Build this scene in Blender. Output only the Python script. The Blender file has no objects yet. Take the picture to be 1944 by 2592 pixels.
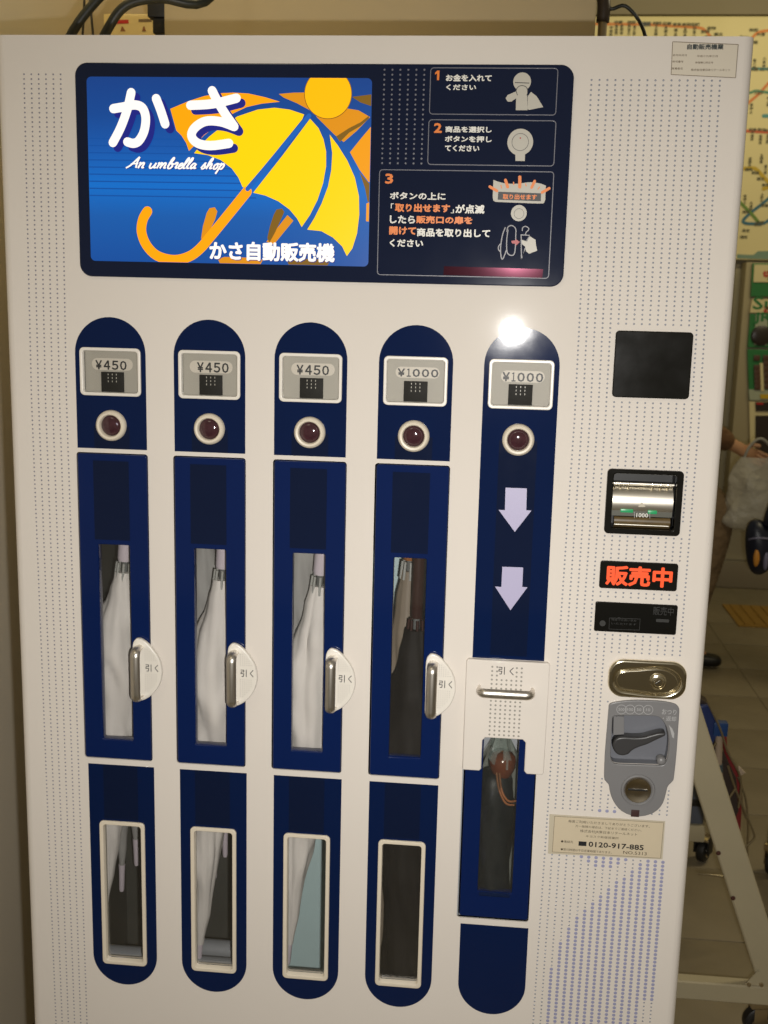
import bpy, bmesh, math, random
from mathutils import Vector, Matrix
from mathutils.geometry import tessellate_polygon
random.seed(7)
SC = bpy.context.scene
C = SC.collection
R = math.radians

# ------------------------------------------------------------------ camera, world, lamps, exposure
cam_d = bpy.data.cameras.new("camera"); cam = bpy.data.objects.new("camera", cam_d); C.objects.link(cam); SC.camera = cam
right = Vector((0.9950297, 0.09667428, 0.02387422)); up = Vector((-0.04122766, 0.1817094, 0.98248765)); fwd = Vector((-0.09064312, 0.97858867, -0.1847919))
cam.matrix_world = Matrix(((right.x, up.x, -fwd.x, 0.1814), (right.y, up.y, -fwd.y, -1.4352), (right.z, up.z, -fwd.z, 1.5055), (0, 0, 0, 1)))
cam_d.sensor_fit = 'VERTICAL'; cam_d.sensor_height = 36.0; cam_d.lens = 38.83
cam_d.clip_start = 0.05; cam_d.clip_end = 200
cam_d.dof.use_dof = True; cam_d.dof.focus_distance = 1.47; cam_d.dof.aperture_fstop = 9.0

W = bpy.data.worlds.new("World"); SC.world = W; W.use_nodes = True
W.node_tree.nodes["Background"].inputs[0].default_value = (1.0, 0.84, 0.55, 1)
W.node_tree.nodes["Background"].inputs[1].default_value = 0.115

def area(name, loc, target, sx, sy, power, col):
    l = bpy.data.lights.new(name, 'AREA'); l.shape = 'RECTANGLE'; l.size = sx; l.size_y = sy; l.energy = power; l.color = col
    o = bpy.data.objects.new(name, l); C.objects.link(o); o.location = loc
    o.rotation_euler = (Vector(target) - Vector(loc)).to_track_quat('-Z', 'Y').to_euler()
    return o
flash = area("camera_flash", (0.232, -1.425, 1.452), (0.12, 0, 1.00), 0.022, 0.014, 8.6, (1.0, 0.972, 0.93)); flash.data.spread = R(125)
area("ceiling_tube_concourse", (2.3, 1.6, 3.2), (2.2, 1.8, 0), 1.8, 0.3, 26, (1.0, 0.86, 0.56))
area("ceiling_tube_fare_map", (1.5, 3.3, 3.12), (1.6, 4.66, 2.55), 2.4, 0.08, 15, (1.0, 0.88, 0.50))
area("ceiling_tube_left", (-0.45, 0.55, 2.9), (-0.72, 0.6, 2.0), 0.6, 0.15, 9.0, (1.0, 0.80, 0.40))
area("ceiling_tube_front", (-0.9, -1.2, 3.0), (0.0, 0, 1.2), 1.2, 0.5, 5, (1.0, 0.9, 0.68))

SC.view_settings.view_transform = 'Standard'; SC.view_settings.look = 'None'
SC.view_settings.exposure = 0.10; SC.view_settings.gamma = 1.0; SC.view_settings.use_curve_mapping = False

# ------------------------------------------------------------------ materials
def srgb(r, g, b):
    f = lambda c: (c / 12.92) if c <= 0.04045 else ((c + 0.055) / 1.055) ** 2.4
    return (f(r / 255), f(g / 255), f(b / 255))
def mat(name, col, rough=0.5, metal=0.0, spec=0.5, emit=None, estr=1.0, var=0.0, vscale=8.0, rvar=0.0, bump=0.0, bscale=300.0, bdist=0.001, coat=0.0, crough=0.05, stretch=None, alpha=None, trans=0.0):
    m = bpy.data.materials.new(name); m.use_nodes = True
    nt = m.node_tree; b = nt.nodes["Principled BSDF"]
    b.inputs["Base Color"].default_value = (*col, 1); b.inputs["Roughness"].default_value = rough
    b.inputs["Metallic"].default_value = metal; b.inputs["Specular IOR Level"].default_value = spec
    b.inputs["Coat Weight"].default_value = coat; b.inputs["Coat Roughness"].default_value = crough
    if trans: b.inputs["Transmission Weight"].default_value = trans
    if emit:
        b.inputs["Emission Color"].default_value = (*emit, 1); b.inputs["Emission Strength"].default_value = estr
    tc = nt.nodes.new("ShaderNodeTexCoord")
    def noise(scale, detail=4):
        n = nt.nodes.new("ShaderNodeTexNoise"); n.inputs["Scale"].default_value = scale; n.inputs["Detail"].default_value = detail
        if stretch:
            mp = nt.nodes.new("ShaderNodeMapping"); mp.inputs["Scale"].default_value = stretch
            nt.links.new(tc.outputs["Object"], mp.inputs[0]); nt.links.new(mp.outputs[0], n.inputs["Vector"])
        else: nt.links.new(tc.outputs["Object"], n.inputs["Vector"])
        return n
    if var:
        n = noise(vscale, 6); mx = nt.nodes.new("ShaderNodeMix"); mx.data_type = 'RGBA'
        mx.inputs["A"].default_value = (*[max(0, c * (1 - var)) for c in col], 1); mx.inputs["B"].default_value = (*[min(1, c * (1 + var)) for c in col], 1)
        nt.links.new(n.outputs["Fac"], mx.inputs["Factor"]); nt.links.new(mx.outputs["Result"], b.inputs["Base Color"])
    if rvar:
        n = noise(vscale * 2.3, 5); mr = nt.nodes.new("ShaderNodeMapRange")
        mr.inputs["To Min"].default_value = max(0.02, rough - rvar); mr.inputs["To Max"].default_value = rough + rvar
        mr.inputs["From Min"].default_value = 0.3; mr.inputs["From Max"].default_value = 0.7
        nt.links.new(n.outputs["Fac"], mr.inputs["Value"]); nt.links.new(mr.outputs["Result"], b.inputs["Roughness"])
    if bump:
        n = noise(bscale, 3); bp = nt.nodes.new("ShaderNodeBump"); bp.inputs["Strength"].default_value = bump; bp.inputs["Distance"].default_value = bdist
        nt.links.new(n.outputs["Fac"], bp.inputs["Height"]); nt.links.new(bp.outputs["Normal"], b.inputs["Normal"])
    return m
def glass_mat(name, tint=(1, 1, 1), refl=0.06, rough=0.03, haze=0.0):
    m = bpy.data.materials.new(name); m.use_nodes = True; nt = m.node_tree; nt.nodes.remove(nt.nodes["Principled BSDF"])
    t = nt.nodes.new("ShaderNodeBsdfTransparent"); t.inputs[0].default_value = (*tint, 1)
    g = nt.nodes.new("ShaderNodeBsdfGlossy"); g.inputs["Roughness"].default_value = rough
    mx = nt.nodes.new("ShaderNodeMixShader"); fr = nt.nodes.new("ShaderNodeFresnel"); fr.inputs[0].default_value = 1.45
    ml = nt.nodes.new("ShaderNodeMath"); ml.operation = 'MULTIPLY'; ml.inputs[1].default_value = refl / 0.04
    nt.links.new(fr.outputs[0], ml.inputs[0]); nt.links.new(ml.outputs[0], mx.inputs[0]); nt.links.new(t.outputs[0], mx.inputs[1]); nt.links.new(g.outputs[0], mx.inputs[2])
    out = mx.outputs[0]
    if haze:        # thin, uneven diffuse layer mixed over the clear pane
        d = nt.nodes.new("ShaderNodeBsdfDiffuse"); d.inputs[0].default_value = (0.75, 0.72, 0.66, 1); m2 = nt.nodes.new("ShaderNodeMixShader")
        tc = nt.nodes.new("ShaderNodeTexCoord"); n = nt.nodes.new("ShaderNodeTexNoise"); n.inputs["Scale"].default_value = 35; n.inputs["Detail"].default_value = 6; mr = nt.nodes.new("ShaderNodeMapRange")
        mr.inputs["To Min"].default_value = haze * 0.55; mr.inputs["To Max"].default_value = haze * 1.45; nt.links.new(tc.outputs["Object"], n.inputs["Vector"]); nt.links.new(n.outputs["Fac"], mr.inputs["Value"]); nt.links.new(mr.outputs["Result"], m2.inputs[0])
        nt.links.new(out, m2.inputs[1]); nt.links.new(d.outputs[0], m2.inputs[2]); out = m2.outputs[0]
    nt.links.new(out, nt.nodes["Material Output"].inputs[0]); return m
M = {}
M['body'] = mat("cream_painted_steel", (0.740, 0.685, 0.622), 0.036, spec=0.20, coat=0.012, crough=0.15, var=0.025, vscale=5, rvar=0.008, bump=0.010, bscale=220)
M['white'] = mat("white_plastic", (0.80, 0.755, 0.68), 0.3, var=0.02, vscale=20)
M['cream_plastic'] = mat("ivory_plastic", (0.74, 0.66, 0.53), 0.38, var=0.03, vscale=60)
M['navy_film'] = mat("navy_film", (0.0032, 0.0118, 0.056), 0.05, spec=0.3, coat=0.035, crough=0.12, bump=0.010, bscale=700, var=0.05, vscale=14, rvar=0.015)
M['door_blue'] = mat("blue_lacquer", (0.0033, 0.0140, 0.080), 0.09, spec=0.4, var=0.05, vscale=11, rvar=0.015)
M['stripe'] = mat("dark_navy_print", (0.0045, 0.0102, 0.036), 0.09, spec=0.4, var=0.06, vscale=25, rvar=0.015)
M['sign_navy'] = mat("sign_navy_acrylic", (0.0065, 0.012, 0.036), 0.08, var=0.04, vscale=9, rvar=0.01)
M['dot'] = mat("grey_blue_embossed_ink", (0.285, 0.30, 0.345), 0.25)
M['dot_left'] = mat("grey_violet_embossed_ink", (0.25, 0.245, 0.285), 0.3)
M['dot_big'] = mat("lilac_ink", (0.33, 0.335, 0.495), 0.32)
M['dot_slide'] = mat("grey_dot_ink", (0.31, 0.295, 0.26), 0.4)
M['grey_print'] = mat("pale_grey_ink", (0.25, 0.24, 0.26), 0.4)
M['grey_line'] = mat("grey_outline_ink", (0.145, 0.145, 0.175), 0.4)
M['white_print'] = mat("white_ink", (0.80, 0.78, 0.72), 0.4)
M['cream_print'] = mat("cream_ink", (0.50, 0.47, 0.40), 0.4)
M['orange_print'] = mat("orange_ink", (0.85, 0.21, 0.012), 0.4)
M['red_print'] = mat("red_ink", (0.42, 0.015, 0.015), 0.4)
M['black_print'] = mat("black_ink", (0.016, 0.016, 0.018), 0.45)
M['brown_line'] = mat("brown_ink", (0.16, 0.11, 0.06), 0.5)
M['lilac_print'] = mat("lilac_arrow_ink", (0.46, 0.43, 0.62), 0.4)
M['black_gloss'] = mat("black_gloss_plastic", (0.006, 0.006, 0.0055), 0.13, var=0.2, vscale=9, rvar=0.03)
M['black_matt'] = mat("black_plastic", (0.010, 0.010, 0.010), 0.45)
M['faint_print'] = mat("faint_grey_ink", (0.030, 0.030, 0.028), 0.4)
M['chip'] = mat("black_chip_plastic", (0.011, 0.011, 0.010), 0.6, spec=0.2)
M['card'] = mat("grey_price_card", (0.42, 0.39, 0.325), 0.5, var=0.04, vscale=40)
M['pill'] = mat("pale_price_tag", (0.66, 0.60, 0.50), 0.45)
M['lens'] = mat("dark_violet_lens", (0.055, 0.020, 0.026), 0.08, coat=0.6, var=0.5, vscale=160)
M['steel'] = mat("brushed_steel", (0.72, 0.68, 0.62), 0.36, metal=1, rvar=0.06, vscale=60, stretch=(1, 1, 0.05), bump=0.08, bscale=400)
M['chrome'] = mat("chrome", (0.92, 0.85, 0.68), 0.15, metal=1)
M['satin'] = mat("satin_metal", (0.78, 0.735, 0.64), 0.42, metal=1, rvar=0.05, vscale=50, stretch=(0.05, 1, 1))
M['knob_metal'] = mat("nickel_knob", (0.62, 0.55, 0.44), 0.22, metal=1)
M['pink_foil'] = mat("pink_metal_foil", (0.10, 0.024, 0.043), 0.06, metal=0.75, spec=0.5, var=0.15, vscale=60)
M['coin_grey'] = mat("grey_coin_plate", (0.20, 0.197, 0.20), 0.33, var=0.05, vscale=30, bump=0.04)
M['coin_recess'] = mat("blue_grey_recess", (0.165, 0.17, 0.19), 0.4)
M['lever'] = mat("charcoal_lever_plastic", (0.042, 0.041, 0.042), 0.38)
M['print_light'] = mat("light_grey_ink", (0.42, 0.42, 0.42), 0.4)
M['glass'] = glass_mat("window_glass", haze=0.009)
M['price_glass'] = glass_mat("price_window_glass")
def film(name, col, thru):
    m = mat(name, col, 0.35, bump=1.0, bscale=13, bdist=0.03); nt = m.node_tree; b = nt.nodes["Principled BSDF"]; t = nt.nodes.new("ShaderNodeBsdfTransparent"); t.inputs[0].default_value = (0.8, 0.8, 0.76, 1)
    mx = nt.nodes.new("ShaderNodeMixShader"); mx.inputs[0].default_value = thru
    nt.links.new(b.outputs[0], mx.inputs[1]); nt.links.new(t.outputs[0], mx.inputs[2]); nt.links.new(mx.outputs[0], nt.nodes["Material Output"].inputs[0]); return m
M['clear_plastic'] = film("clear_green_film", (0.35, 0.45, 0.40), 0.985)
M['crumpled_film'] = film("crumpled_green_film", (0.42, 0.52, 0.46), 0.74)
M['bag_plastic'] = film("grey_translucent_film", (0.78, 0.74, 0.62), 0.50)
M['int_grey'] = mat("grey_compartment_steel", (0.055, 0.055, 0.047), 0.5, var=0.1, vscale=10)
M['int_teal'] = mat("pale_teal_compartment_steel", (0.50, 0.64, 0.63), 0.4, var=0.05, vscale=10)
M['int_blue'] = mat("grey_blue_compartment_steel", (0.40, 0.42, 0.44), 0.4)
M['sill_grey'] = mat("grey_sill_plastic", (0.26, 0.27, 0.28), 0.45)
M['umb_white'] = mat("white_umbrella_fabric", (0.70, 0.655, 0.60), 0.58, spec=0.2, var=0.06, vscale=30, bump=0.6, bscale=45)
M['umb_grey'] = mat("translucent_umbrella_fabric", (0.33, 0.32, 0.30), 0.6, spec=0.2, var=0.12, vscale=30, bump=0.6, bscale=45)
M['umb_handle'] = mat("lilac_white_plastic", (0.60, 0.525, 0.56), 0.3)
M['rib_tip'] = mat("grey_rib_tip", (0.33, 0.33, 0.30), 0.45)
M['rib_dark'] = mat("dark_rib_shaft", (0.13, 0.135, 0.13), 0.4)
M['umb_black'] = mat("black_umbrella_fabric", (0.008, 0.0065, 0.0055), 0.7, spec=0.2, var=0.25, vscale=40, bump=0.3, bscale=90)
M['umb_beige'] = mat("beige_umbrella_fabric", (0.22, 0.175, 0.125), 0.6, var=0.15, vscale=30)
M['brown_wood'] = mat("dark_brown_lacquered_wood", (0.034, 0.011, 0.008), 0.3, var=0.3, vscale=25, stretch=(6, 6, 0.5))
M['brown_knob'] = mat("red_brown_lacquered_wood", (0.185, 0.050, 0.022), 0.2, var=0.25, vscale=30, coat=0.3)
M['navy_fabric'] = mat("dark_navy_fabric", (0.007, 0.010, 0.0145), 0.5, var=0.25, vscale=50, bump=0.3, bscale=120)
M['cord'] = mat("orange_brown_cord", (0.22, 0.085, 0.03), 0.6)
M['led'] = mat("red_led_text", (0.05, 0.005, 0.003), 0.4, emit=srgb(255, 84, 30), estr=1.05)
M['green_led'] = mat("green_led_lens", (0.01, 0.06, 0.03), 0.3, emit=(0.01, 0.33, 0.10), estr=0.75)
M['sticker'] = mat("cream_sticker_paper", (0.62, 0.53, 0.38), 0.45, var=0.03, vscale=60)
M['sticker_body'] = mat("pale_sticker_paper", (0.66, 0.595, 0.485), 0.45)
M['sticker_film'] = mat("sticker_film_edge", (0.56, 0.50, 0.38), 0.3)
M['gap'] = mat("black_rubber_seal", (0.006, 0.008, 0.008), 0.7)
def backlit(name, rgb, s=1.0):
    c = srgb(*rgb); return mat(name, tuple(0.15 * x for x in c), 0.25, emit=c, estr=0.98 * s)
M['lit_yellow'] = backlit("backlit_yellow", (255, 205, 2)); M['lit_orange'] = backlit("backlit_orange", (255, 160, 4))
M['lit_orange2'] = backlit("backlit_deep_orange", (214, 138, 18)); M['lit_brown'] = backlit("backlit_brown", (122, 88, 22)); M['lit_ochre'] = backlit("backlit_ochre", (232, 150, 12))
M['lit_sun'] = backlit("backlit_sun", (255, 182, 0)); M['lit_white'] = backlit("backlit_white", (252, 246, 236), 1.02); M['lit_shadow'] = backlit("backlit_indigo", (28, 34, 122))
M['lit_reflection'] = backlit("painted_reflection_blue", (14, 76, 152)); M['lit_line'] = backlit("backlit_blue_line", (26, 92, 176))
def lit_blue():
    # backlight tube glow painted into the blue emission: brightest below the middle, darker above
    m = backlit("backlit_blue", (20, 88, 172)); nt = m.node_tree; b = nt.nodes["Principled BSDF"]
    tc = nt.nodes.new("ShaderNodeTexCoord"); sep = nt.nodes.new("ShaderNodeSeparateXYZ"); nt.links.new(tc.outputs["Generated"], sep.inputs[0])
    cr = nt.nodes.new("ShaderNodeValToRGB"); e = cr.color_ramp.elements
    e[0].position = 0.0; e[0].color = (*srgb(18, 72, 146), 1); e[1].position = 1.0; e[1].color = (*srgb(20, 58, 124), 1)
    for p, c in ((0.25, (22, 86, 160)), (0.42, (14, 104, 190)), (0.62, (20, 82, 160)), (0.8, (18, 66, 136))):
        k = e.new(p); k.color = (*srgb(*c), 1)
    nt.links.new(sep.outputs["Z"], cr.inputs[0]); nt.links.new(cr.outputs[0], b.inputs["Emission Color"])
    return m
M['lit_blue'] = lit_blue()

# ------------------------------------------------------------------ helpers
def smooth(me, ang=35):
    for p in me.polygons: p.use_smooth = True
    try: me.set_sharp_from_angle(angle=R(ang))
    except Exception: pass
def add(name, me, m, parent=None, loc=(0, 0, 0), rot=None):
    me.name = name
    if m is not None and len(me.materials) == 0: me.materials.append(m)
    o = bpy.data.objects.new(name, me); C.objects.link(o); o.location = loc
    if rot: o.rotation_euler = rot
    if parent: o.parent = parent
    return o
def empty(name, loc, label, cat, group=None, parent=None):
    o = bpy.data.objects.new(name, None); C.objects.link(o); o.location = loc; o.empty_display_size = 0.05
    tag(o, label, cat, group); return o
def tag(o, label, cat, group=None):
    o['label'] = label; o['category'] = cat
    if group: o['group'] = group
    return o
def struct(o, label=None):
    o['kind'] = 'structure'
    if label: o['label'] = label
    return o
def stuff(o): o['kind'] = 'stuff'; return o
def from_bm(bm, sm=None):
    bmesh.ops.recalc_face_normals(bm, faces=bm.faces)
    me = bpy.data.meshes.new("m"); bm.to_mesh(me); bm.free()
    if sm: smooth(me, sm)
    return me
def rrect(x0, x1, z0, z1, r, n=5):
    p = []
    for cx, cz, a in ((x1 - r, z1 - r, 0), (x0 + r, z1 - r, 90), (x0 + r, z0 + r, 180), (x1 - r, z0 + r, 270)):
        for i in range(n + 1):
            t = R(a + 90 * i / n); p.append((cx + r * math.cos(t), cz + r * math.sin(t)))
    return p
def circ(cx, cz, r, n=32, rz=None): return [(cx + r * math.cos(2 * math.pi * i / n), cz + (rz or r) * math.sin(2 * math.pi * i / n)) for i in range(n)]
def smooth_loop(pts, n=4, closed=True):
    out = []; k = len(pts)
    for i in range(k if closed else k - 1):
        g = (lambda j: pts[j % k]) if closed else (lambda j: pts[max(0, min(k - 1, j))])
        p0, p1, p2, p3 = g(i - 1), g(i), g(i + 1), g(i + 2)
        for s in range(n):
            t = s / n
            out.append(tuple(0.5 * (2 * b + (c - a) * t + (2 * a - 5 * b + 4 * c - d) * t * t + (3 * b - a - 3 * c + d) * t ** 3) for a, b, c, d in zip(p0, p1, p2, p3)))
    if not closed: out.append(tuple(pts[-1]))
    return out
def plate_me(loops, y0, y1, bevel=0.0, res=2):
    # a sheet in the xz plane from y0 (front) to y1 (back); later loops are holes
    cu = bpy.data.curves.new("c", 'CURVE'); cu.dimensions = '2D'; cu.fill_mode = 'BOTH'
    for lp in loops:
        s = cu.splines.new('POLY'); s.points.add(len(lp) - 1); s.use_cyclic_u = True
        for i, (x, z) in enumerate(lp): s.points[i].co = (x, z, 0, 1)
    cu.extrude = max(1e-5, (y1 - y0) / 2 - bevel); cu.bevel_depth = bevel; cu.bevel_resolution = res; cu.offset = -bevel
    o = bpy.data.objects.new("c", cu); me = bpy.data.meshes.new_from_object(o)
    bpy.data.objects.remove(o); bpy.data.curves.remove(cu)
    ym = (y0 + y1) / 2
    for v in me.vertices: v.co = (v.co.x, ym - v.co.z, v.co.y)
    me.materials.clear()
    if bevel: smooth(me, 30)
    return me
def plate(name, loops, y0, y1, m, parent=None, bevel=0.0, loc=(0, 0, 0), res=2): return add(name, plate_me(loops, y0, y1, bevel, res), m, parent, loc)
def flat_bm(bm, pts, y):
    vs = [bm.verts.new((x, y, z)) for x, z in pts]
    for t in tessellate_polygon([[Vector((x, z, 0)) for x, z in pts]]):
        try: bm.faces.new([vs[i] for i in t])
        except ValueError: pass
def face_front(me):
    # flat print looks out of the machine (towards -y)
    for p in me.polygons:
        if p.normal.y > 0: p.flip()
def print_me(polys, y):
    bm = bmesh.new()
    for i, p in enumerate(polys): flat_bm(bm, p, y - i * 4e-6)
    me = bpy.data.meshes.new("m"); bm.to_mesh(me); bm.free(); face_front(me); return me
def prints(name, polys, y, m, parent, loc=(0, 0, 0)): return add(name, print_me(polys, y), m, parent, loc)
def ring(outer, inner): return [outer, inner]
def stroke(pts, w, caps=True, n=6):
    # polygon round a poly-line of width w with round ends
    h = w / 2; P = [Vector(p) for p in pts]; L = []; Rr = []
    for i, p in enumerate(P):
        d = (P[min(i + 1, len(P) - 1)] - P[max(i - 1, 0)]).normalized(); nrm = Vector((-d.y, d.x))
        L.append(p + nrm * h); Rr.append(p - nrm * h)
    out = list(Rr)
    def cap(c, d):
        a0 = math.atan2(-d.x, d.y) if False else math.atan2(d.y, d.x)
        return [c + Vector((math.cos(a0 - math.pi / 2 + math.pi * i / n), math.sin(a0 - math.pi / 2 + math.pi * i / n))) * h for i in range(1, n)]
    if caps: out += cap(P[-1], (P[-1] - P[-2]).normalized())
    out += L[::-1]
    if caps: out += cap(P[0], (P[0] - P[1]).normalized())
    return [(v.x, v.y) for v in out]
def text_tris(body, box, bold=0.0, shear=0.0):
    cu = bpy.data.curves.new("t", 'FONT'); cu.body = body; cu.size = 1.0; cu.shear = shear; cu.resolution_u = 2; cu.fill_mode = 'FRONT'
    o = bpy.data.objects.new("t", cu); me = bpy.data.meshes.new_from_object(o); bpy.data.objects.remove(o); bpy.data.curves.remove(cu)
    xs = [v.co.x for v in me.vertices]; ys = [v.co.y for v in me.vertices]
    xc, zc, w, h = box; sx = w / (max(xs) - min(xs)); sy = h / (max(ys) - min(ys)); mx = (max(xs) + min(xs)) / 2; my = (max(ys) + min(ys)) / 2
    vs = [(xc + (v.co.x - mx) * sx, zc + (v.co.y - my) * sy) for v in me.vertices]; fs = [list(p.vertices) for p in me.polygons]
    bpy.data.meshes.remove(me); return vs, fs
def lettering(name, items, y, m, parent, loc=(0, 0, 0), bold=0.012, shear=0.0):
    V = []; F = []
    for body, box in items:
        # heavier weights: the same outline set again a hair to each side
        n = max(1, len(body)); e = bold * min(box[3], box[2] / n) * 1.9
        vs, fs = text_tris(body, (box[0], box[1], box[2] - 2 * e, box[3] - 2 * e), 0, shear)
        for q, (dx, dz) in enumerate([(0, 0)] if bold <= 0.002 else [(e, 0), (-e, 0), (0, e), (0, -e)] if bold < 0.015 else [(e * math.cos(a * 0.7854), e * math.sin(a * 0.7854)) for a in range(8)]):
            k = len(V); V += [(x + dx, y - 1.2e-5 * q, z + dz) for x, z in vs]; F += [[k + i for i in f] for f in fs]
    me = bpy.data.meshes.new("m"); me.from_pydata(V, [], F); face_front(me)
    return add(name, me, m, parent, loc)
def lathe_me(prof, n=40, axis='y', cap=True):
    bm = bmesh.new(); rings = []
    for r, h in prof:
        rg = []
        for i in range(n):
            a = 2 * math.pi * i / n; c, s = r * math.cos(a), r * math.sin(a)
            rg.append(bm.verts.new((c, h, s) if axis == 'y' else (c, s, h)))
        rings.append(rg)
    for a, b in zip(rings, rings[1:]):
        for i in range(n): bm.faces.new((a[i], a[(i + 1) % n], b[(i + 1) % n], b[i]))
    if cap:
        for rg in (rings[0], rings[-1]):
            try: bm.faces.new(rg)
            except ValueError: pass
    bmesh.ops.remove_doubles(bm, verts=bm.verts, dist=1e-6)
    return from_bm(bm, 40)
def box_bm(bm, x0, x1, y0, y1, z0, z1):
    v = [bm.verts.new(p) for p in ((x0, y0, z0), (x1, y0, z0), (x1, y1, z0), (x0, y1, z0), (x0, y0, z1), (x1, y0, z1), (x1, y1, z1), (x0, y1, z1))]
    for f in ((0, 1, 5, 4), (1, 2, 6, 5), (2, 3, 7, 6), (3, 0, 4, 7), (4, 5, 6, 7), (3, 2, 1, 0)): bm.faces.new([v[i] for i in f])
    return v
def box_me(x0, x1, y0, y1, z0, z1, bev=0.0):
    bm = bmesh.new(); box_bm(bm, x0, x1, y0, y1, z0, z1)
    if bev: bmesh.ops.bevel(bm, geom=bm.edges[:], offset=bev, segments=2, affect='EDGES', profile=0.6)
    return from_bm(bm, 30 if bev else None)
def tube_me(pts, r, closed=False, sub=5, res=4):
    P = smooth_loop(pts, sub, closed) if sub else pts
    cu = bpy.data.curves.new("c", 'CURVE'); cu.dimensions = '3D'; cu.bevel_depth = r; cu.bevel_resolution = res; cu.use_fill_caps = True
    s = cu.splines.new('POLY'); s.points.add(len(P) - 1); s.use_cyclic_u = closed
    for i, p in enumerate(P): s.points[i].co = (*p, 1)
    o = bpy.data.objects.new("c", cu); me = bpy.data.meshes.new_from_object(o); bpy.data.objects.remove(o); bpy.data.curves.remove(cu)
    me.materials.clear(); smooth(me, 50); return me
def sweep_me(path, prof):
    # closed profile [(side, out)] swept along path [(along, out, dirs...)]: path items are (point, u, v) with u, v the profile axes
    bm = bmesh.new(); rings = [[bm.verts.new(p + u * a + v * b) for a, b in prof] for p, u, v in path]
    n = len(prof)
    for a, b in zip(rings, rings[1:]):
        for i in range(n): bm.faces.new((a[i], a[(i + 1) % n], b[(i + 1) % n], b[i]))
    bm.faces.new(rings[0]); bm.faces.new(rings[-1]); return from_bm(bm, 40)
def join_me(mes):
    bm = bmesh.new()
    for m in mes: bm.from_mesh(m)
    me = bpy.data.meshes.new("m"); bm.to_mesh(me); bm.free(); return me

# ================================================================== THE MACHINE
XL, XR, ZT = -0.4640, 0.4800, 1.8300
DEPTH = 0.62
mach = empty("umbrella_vending_machine", (0, 0, 0), "cream umbrella vending machine with navy sign, five blue vending columns and coin panel", "vending machine")
CX = (-0.3208, -0.1868, -0.0520, 0.0853, 0.2211)       # centres of the five columns
HW = 0.0480                                             # half width of a column
LX = (-0.3180, -0.1845, -0.0497, 0.0853, 0.2192)       # centres of the lower panels (as measured)
DX = (-0.3208, -0.1870, -0.0512, 0.0853, 0.2172)
BZ = (0.8633, 1.2987); WZ = (0.8917, 1.1738)           # vend door and its window
PZ = (1.3768, 1.4403); PW = 0.0415                      # price frame
FZ = (0.5410, 0.7672); FW = 0.0333                      # lower window frame

# ---- cabinet front with its openings, and the shell behind it
holes = []
for i in range(5):
    holes.append(rrect(CX[i] - PW + 0.004, CX[i] + PW - 0.004, PZ[0] + 0.004, PZ[1] - 0.004, 0.004, 3))
    if i < 4:
        holes.append(rrect(DX[i] - HW - 0.0022, DX[i] + HW + 0.0008, BZ[0] - 0.0018, BZ[1] + 0.0010, 0.004, 3))
        holes.append(rrect(LX[i] - FW + 0.003, LX[i] + FW - 0.003, FZ[0] + 0.003, FZ[1] - 0.003, 0.004, 3))
holes.append(rrect(DX[4] - HW - 0.0035, DX[4] + HW + 0.0012, 0.6560, 0.9450, 0.004, 3))
BILL = (0.3371, 0.4340, 1.2191, 1.3043)
holes.append(rrect(BILL[0] + 0.004, BILL[1] - 0.004, BILL[2] + 0.004, BILL[3] - 0.004, 0.003, 3))
recess = smooth_loop([(0.36381, 0.96442), (0.36529, 0.9692), (0.37043, 0.9704), (0.39789, 0.97208), (0.41962, 0.97285), (0.42762, 0.96945), (0.43505, 0.95934), (0.4394, 0.94455), (0.44088, 0.93233), (0.43975, 0.91429), (0.43571, 0.905), (0.4254, 0.9032), (0.39407, 0.90226), (0.37205, 0.90195), (0.36653, 0.90612), (0.36441, 0.91503), (0.36402, 0.93867)], 3)
holes.append(recess)
front = plate("front_panel", [[(XL + 0.012, 0.03), (XR - 0.012, 0.03), (XR - 0.012, ZT), (XL + 0.012, ZT)]] + holes, 0.0, 0.0025, M['body'], mach)
def shell():
    bm = bmesh.new(); r = 0.012; n = 6
    prof = [(XL + r - r * math.sin(R(90 * i / n)), r - r * math.cos(R(90 * i / n))) for i in range(n + 1)]
    prof += [(XL, DEPTH), (XR, DEPTH)]
    prof += [(XR - r + r * math.cos(R(90 * i / n)), r - r * math.sin(R(90 * i / n))) for i in range(n + 1)]
    lo = [bm.verts.new((x, y, 0.03)) for x, y in prof]; hi = [bm.verts.new((x, y, ZT)) for x, y in prof]
    for i in range(len(prof) - 1): bm.faces.new((lo[i], lo[i + 1], hi[i + 1], hi[i]))
    bm.faces.new(hi); return from_bm(bm, 35)
add("cabinet_shell", shell(), M['body'], mach)
add("plinth", box_me(XL + 0.02, XR - 0.02, 0.03, DEPTH - 0.02, 0.0, 0.0295), M['black_matt'], mach)
plate("kick_panel", [rrect(-0.3725, 0.27, 0.16, 0.4315, 0.004, 3)], -0.002, 0.0, mat("plum_brown_panel", (0.045, 0.022, 0.030), 0.4), mach)

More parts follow.
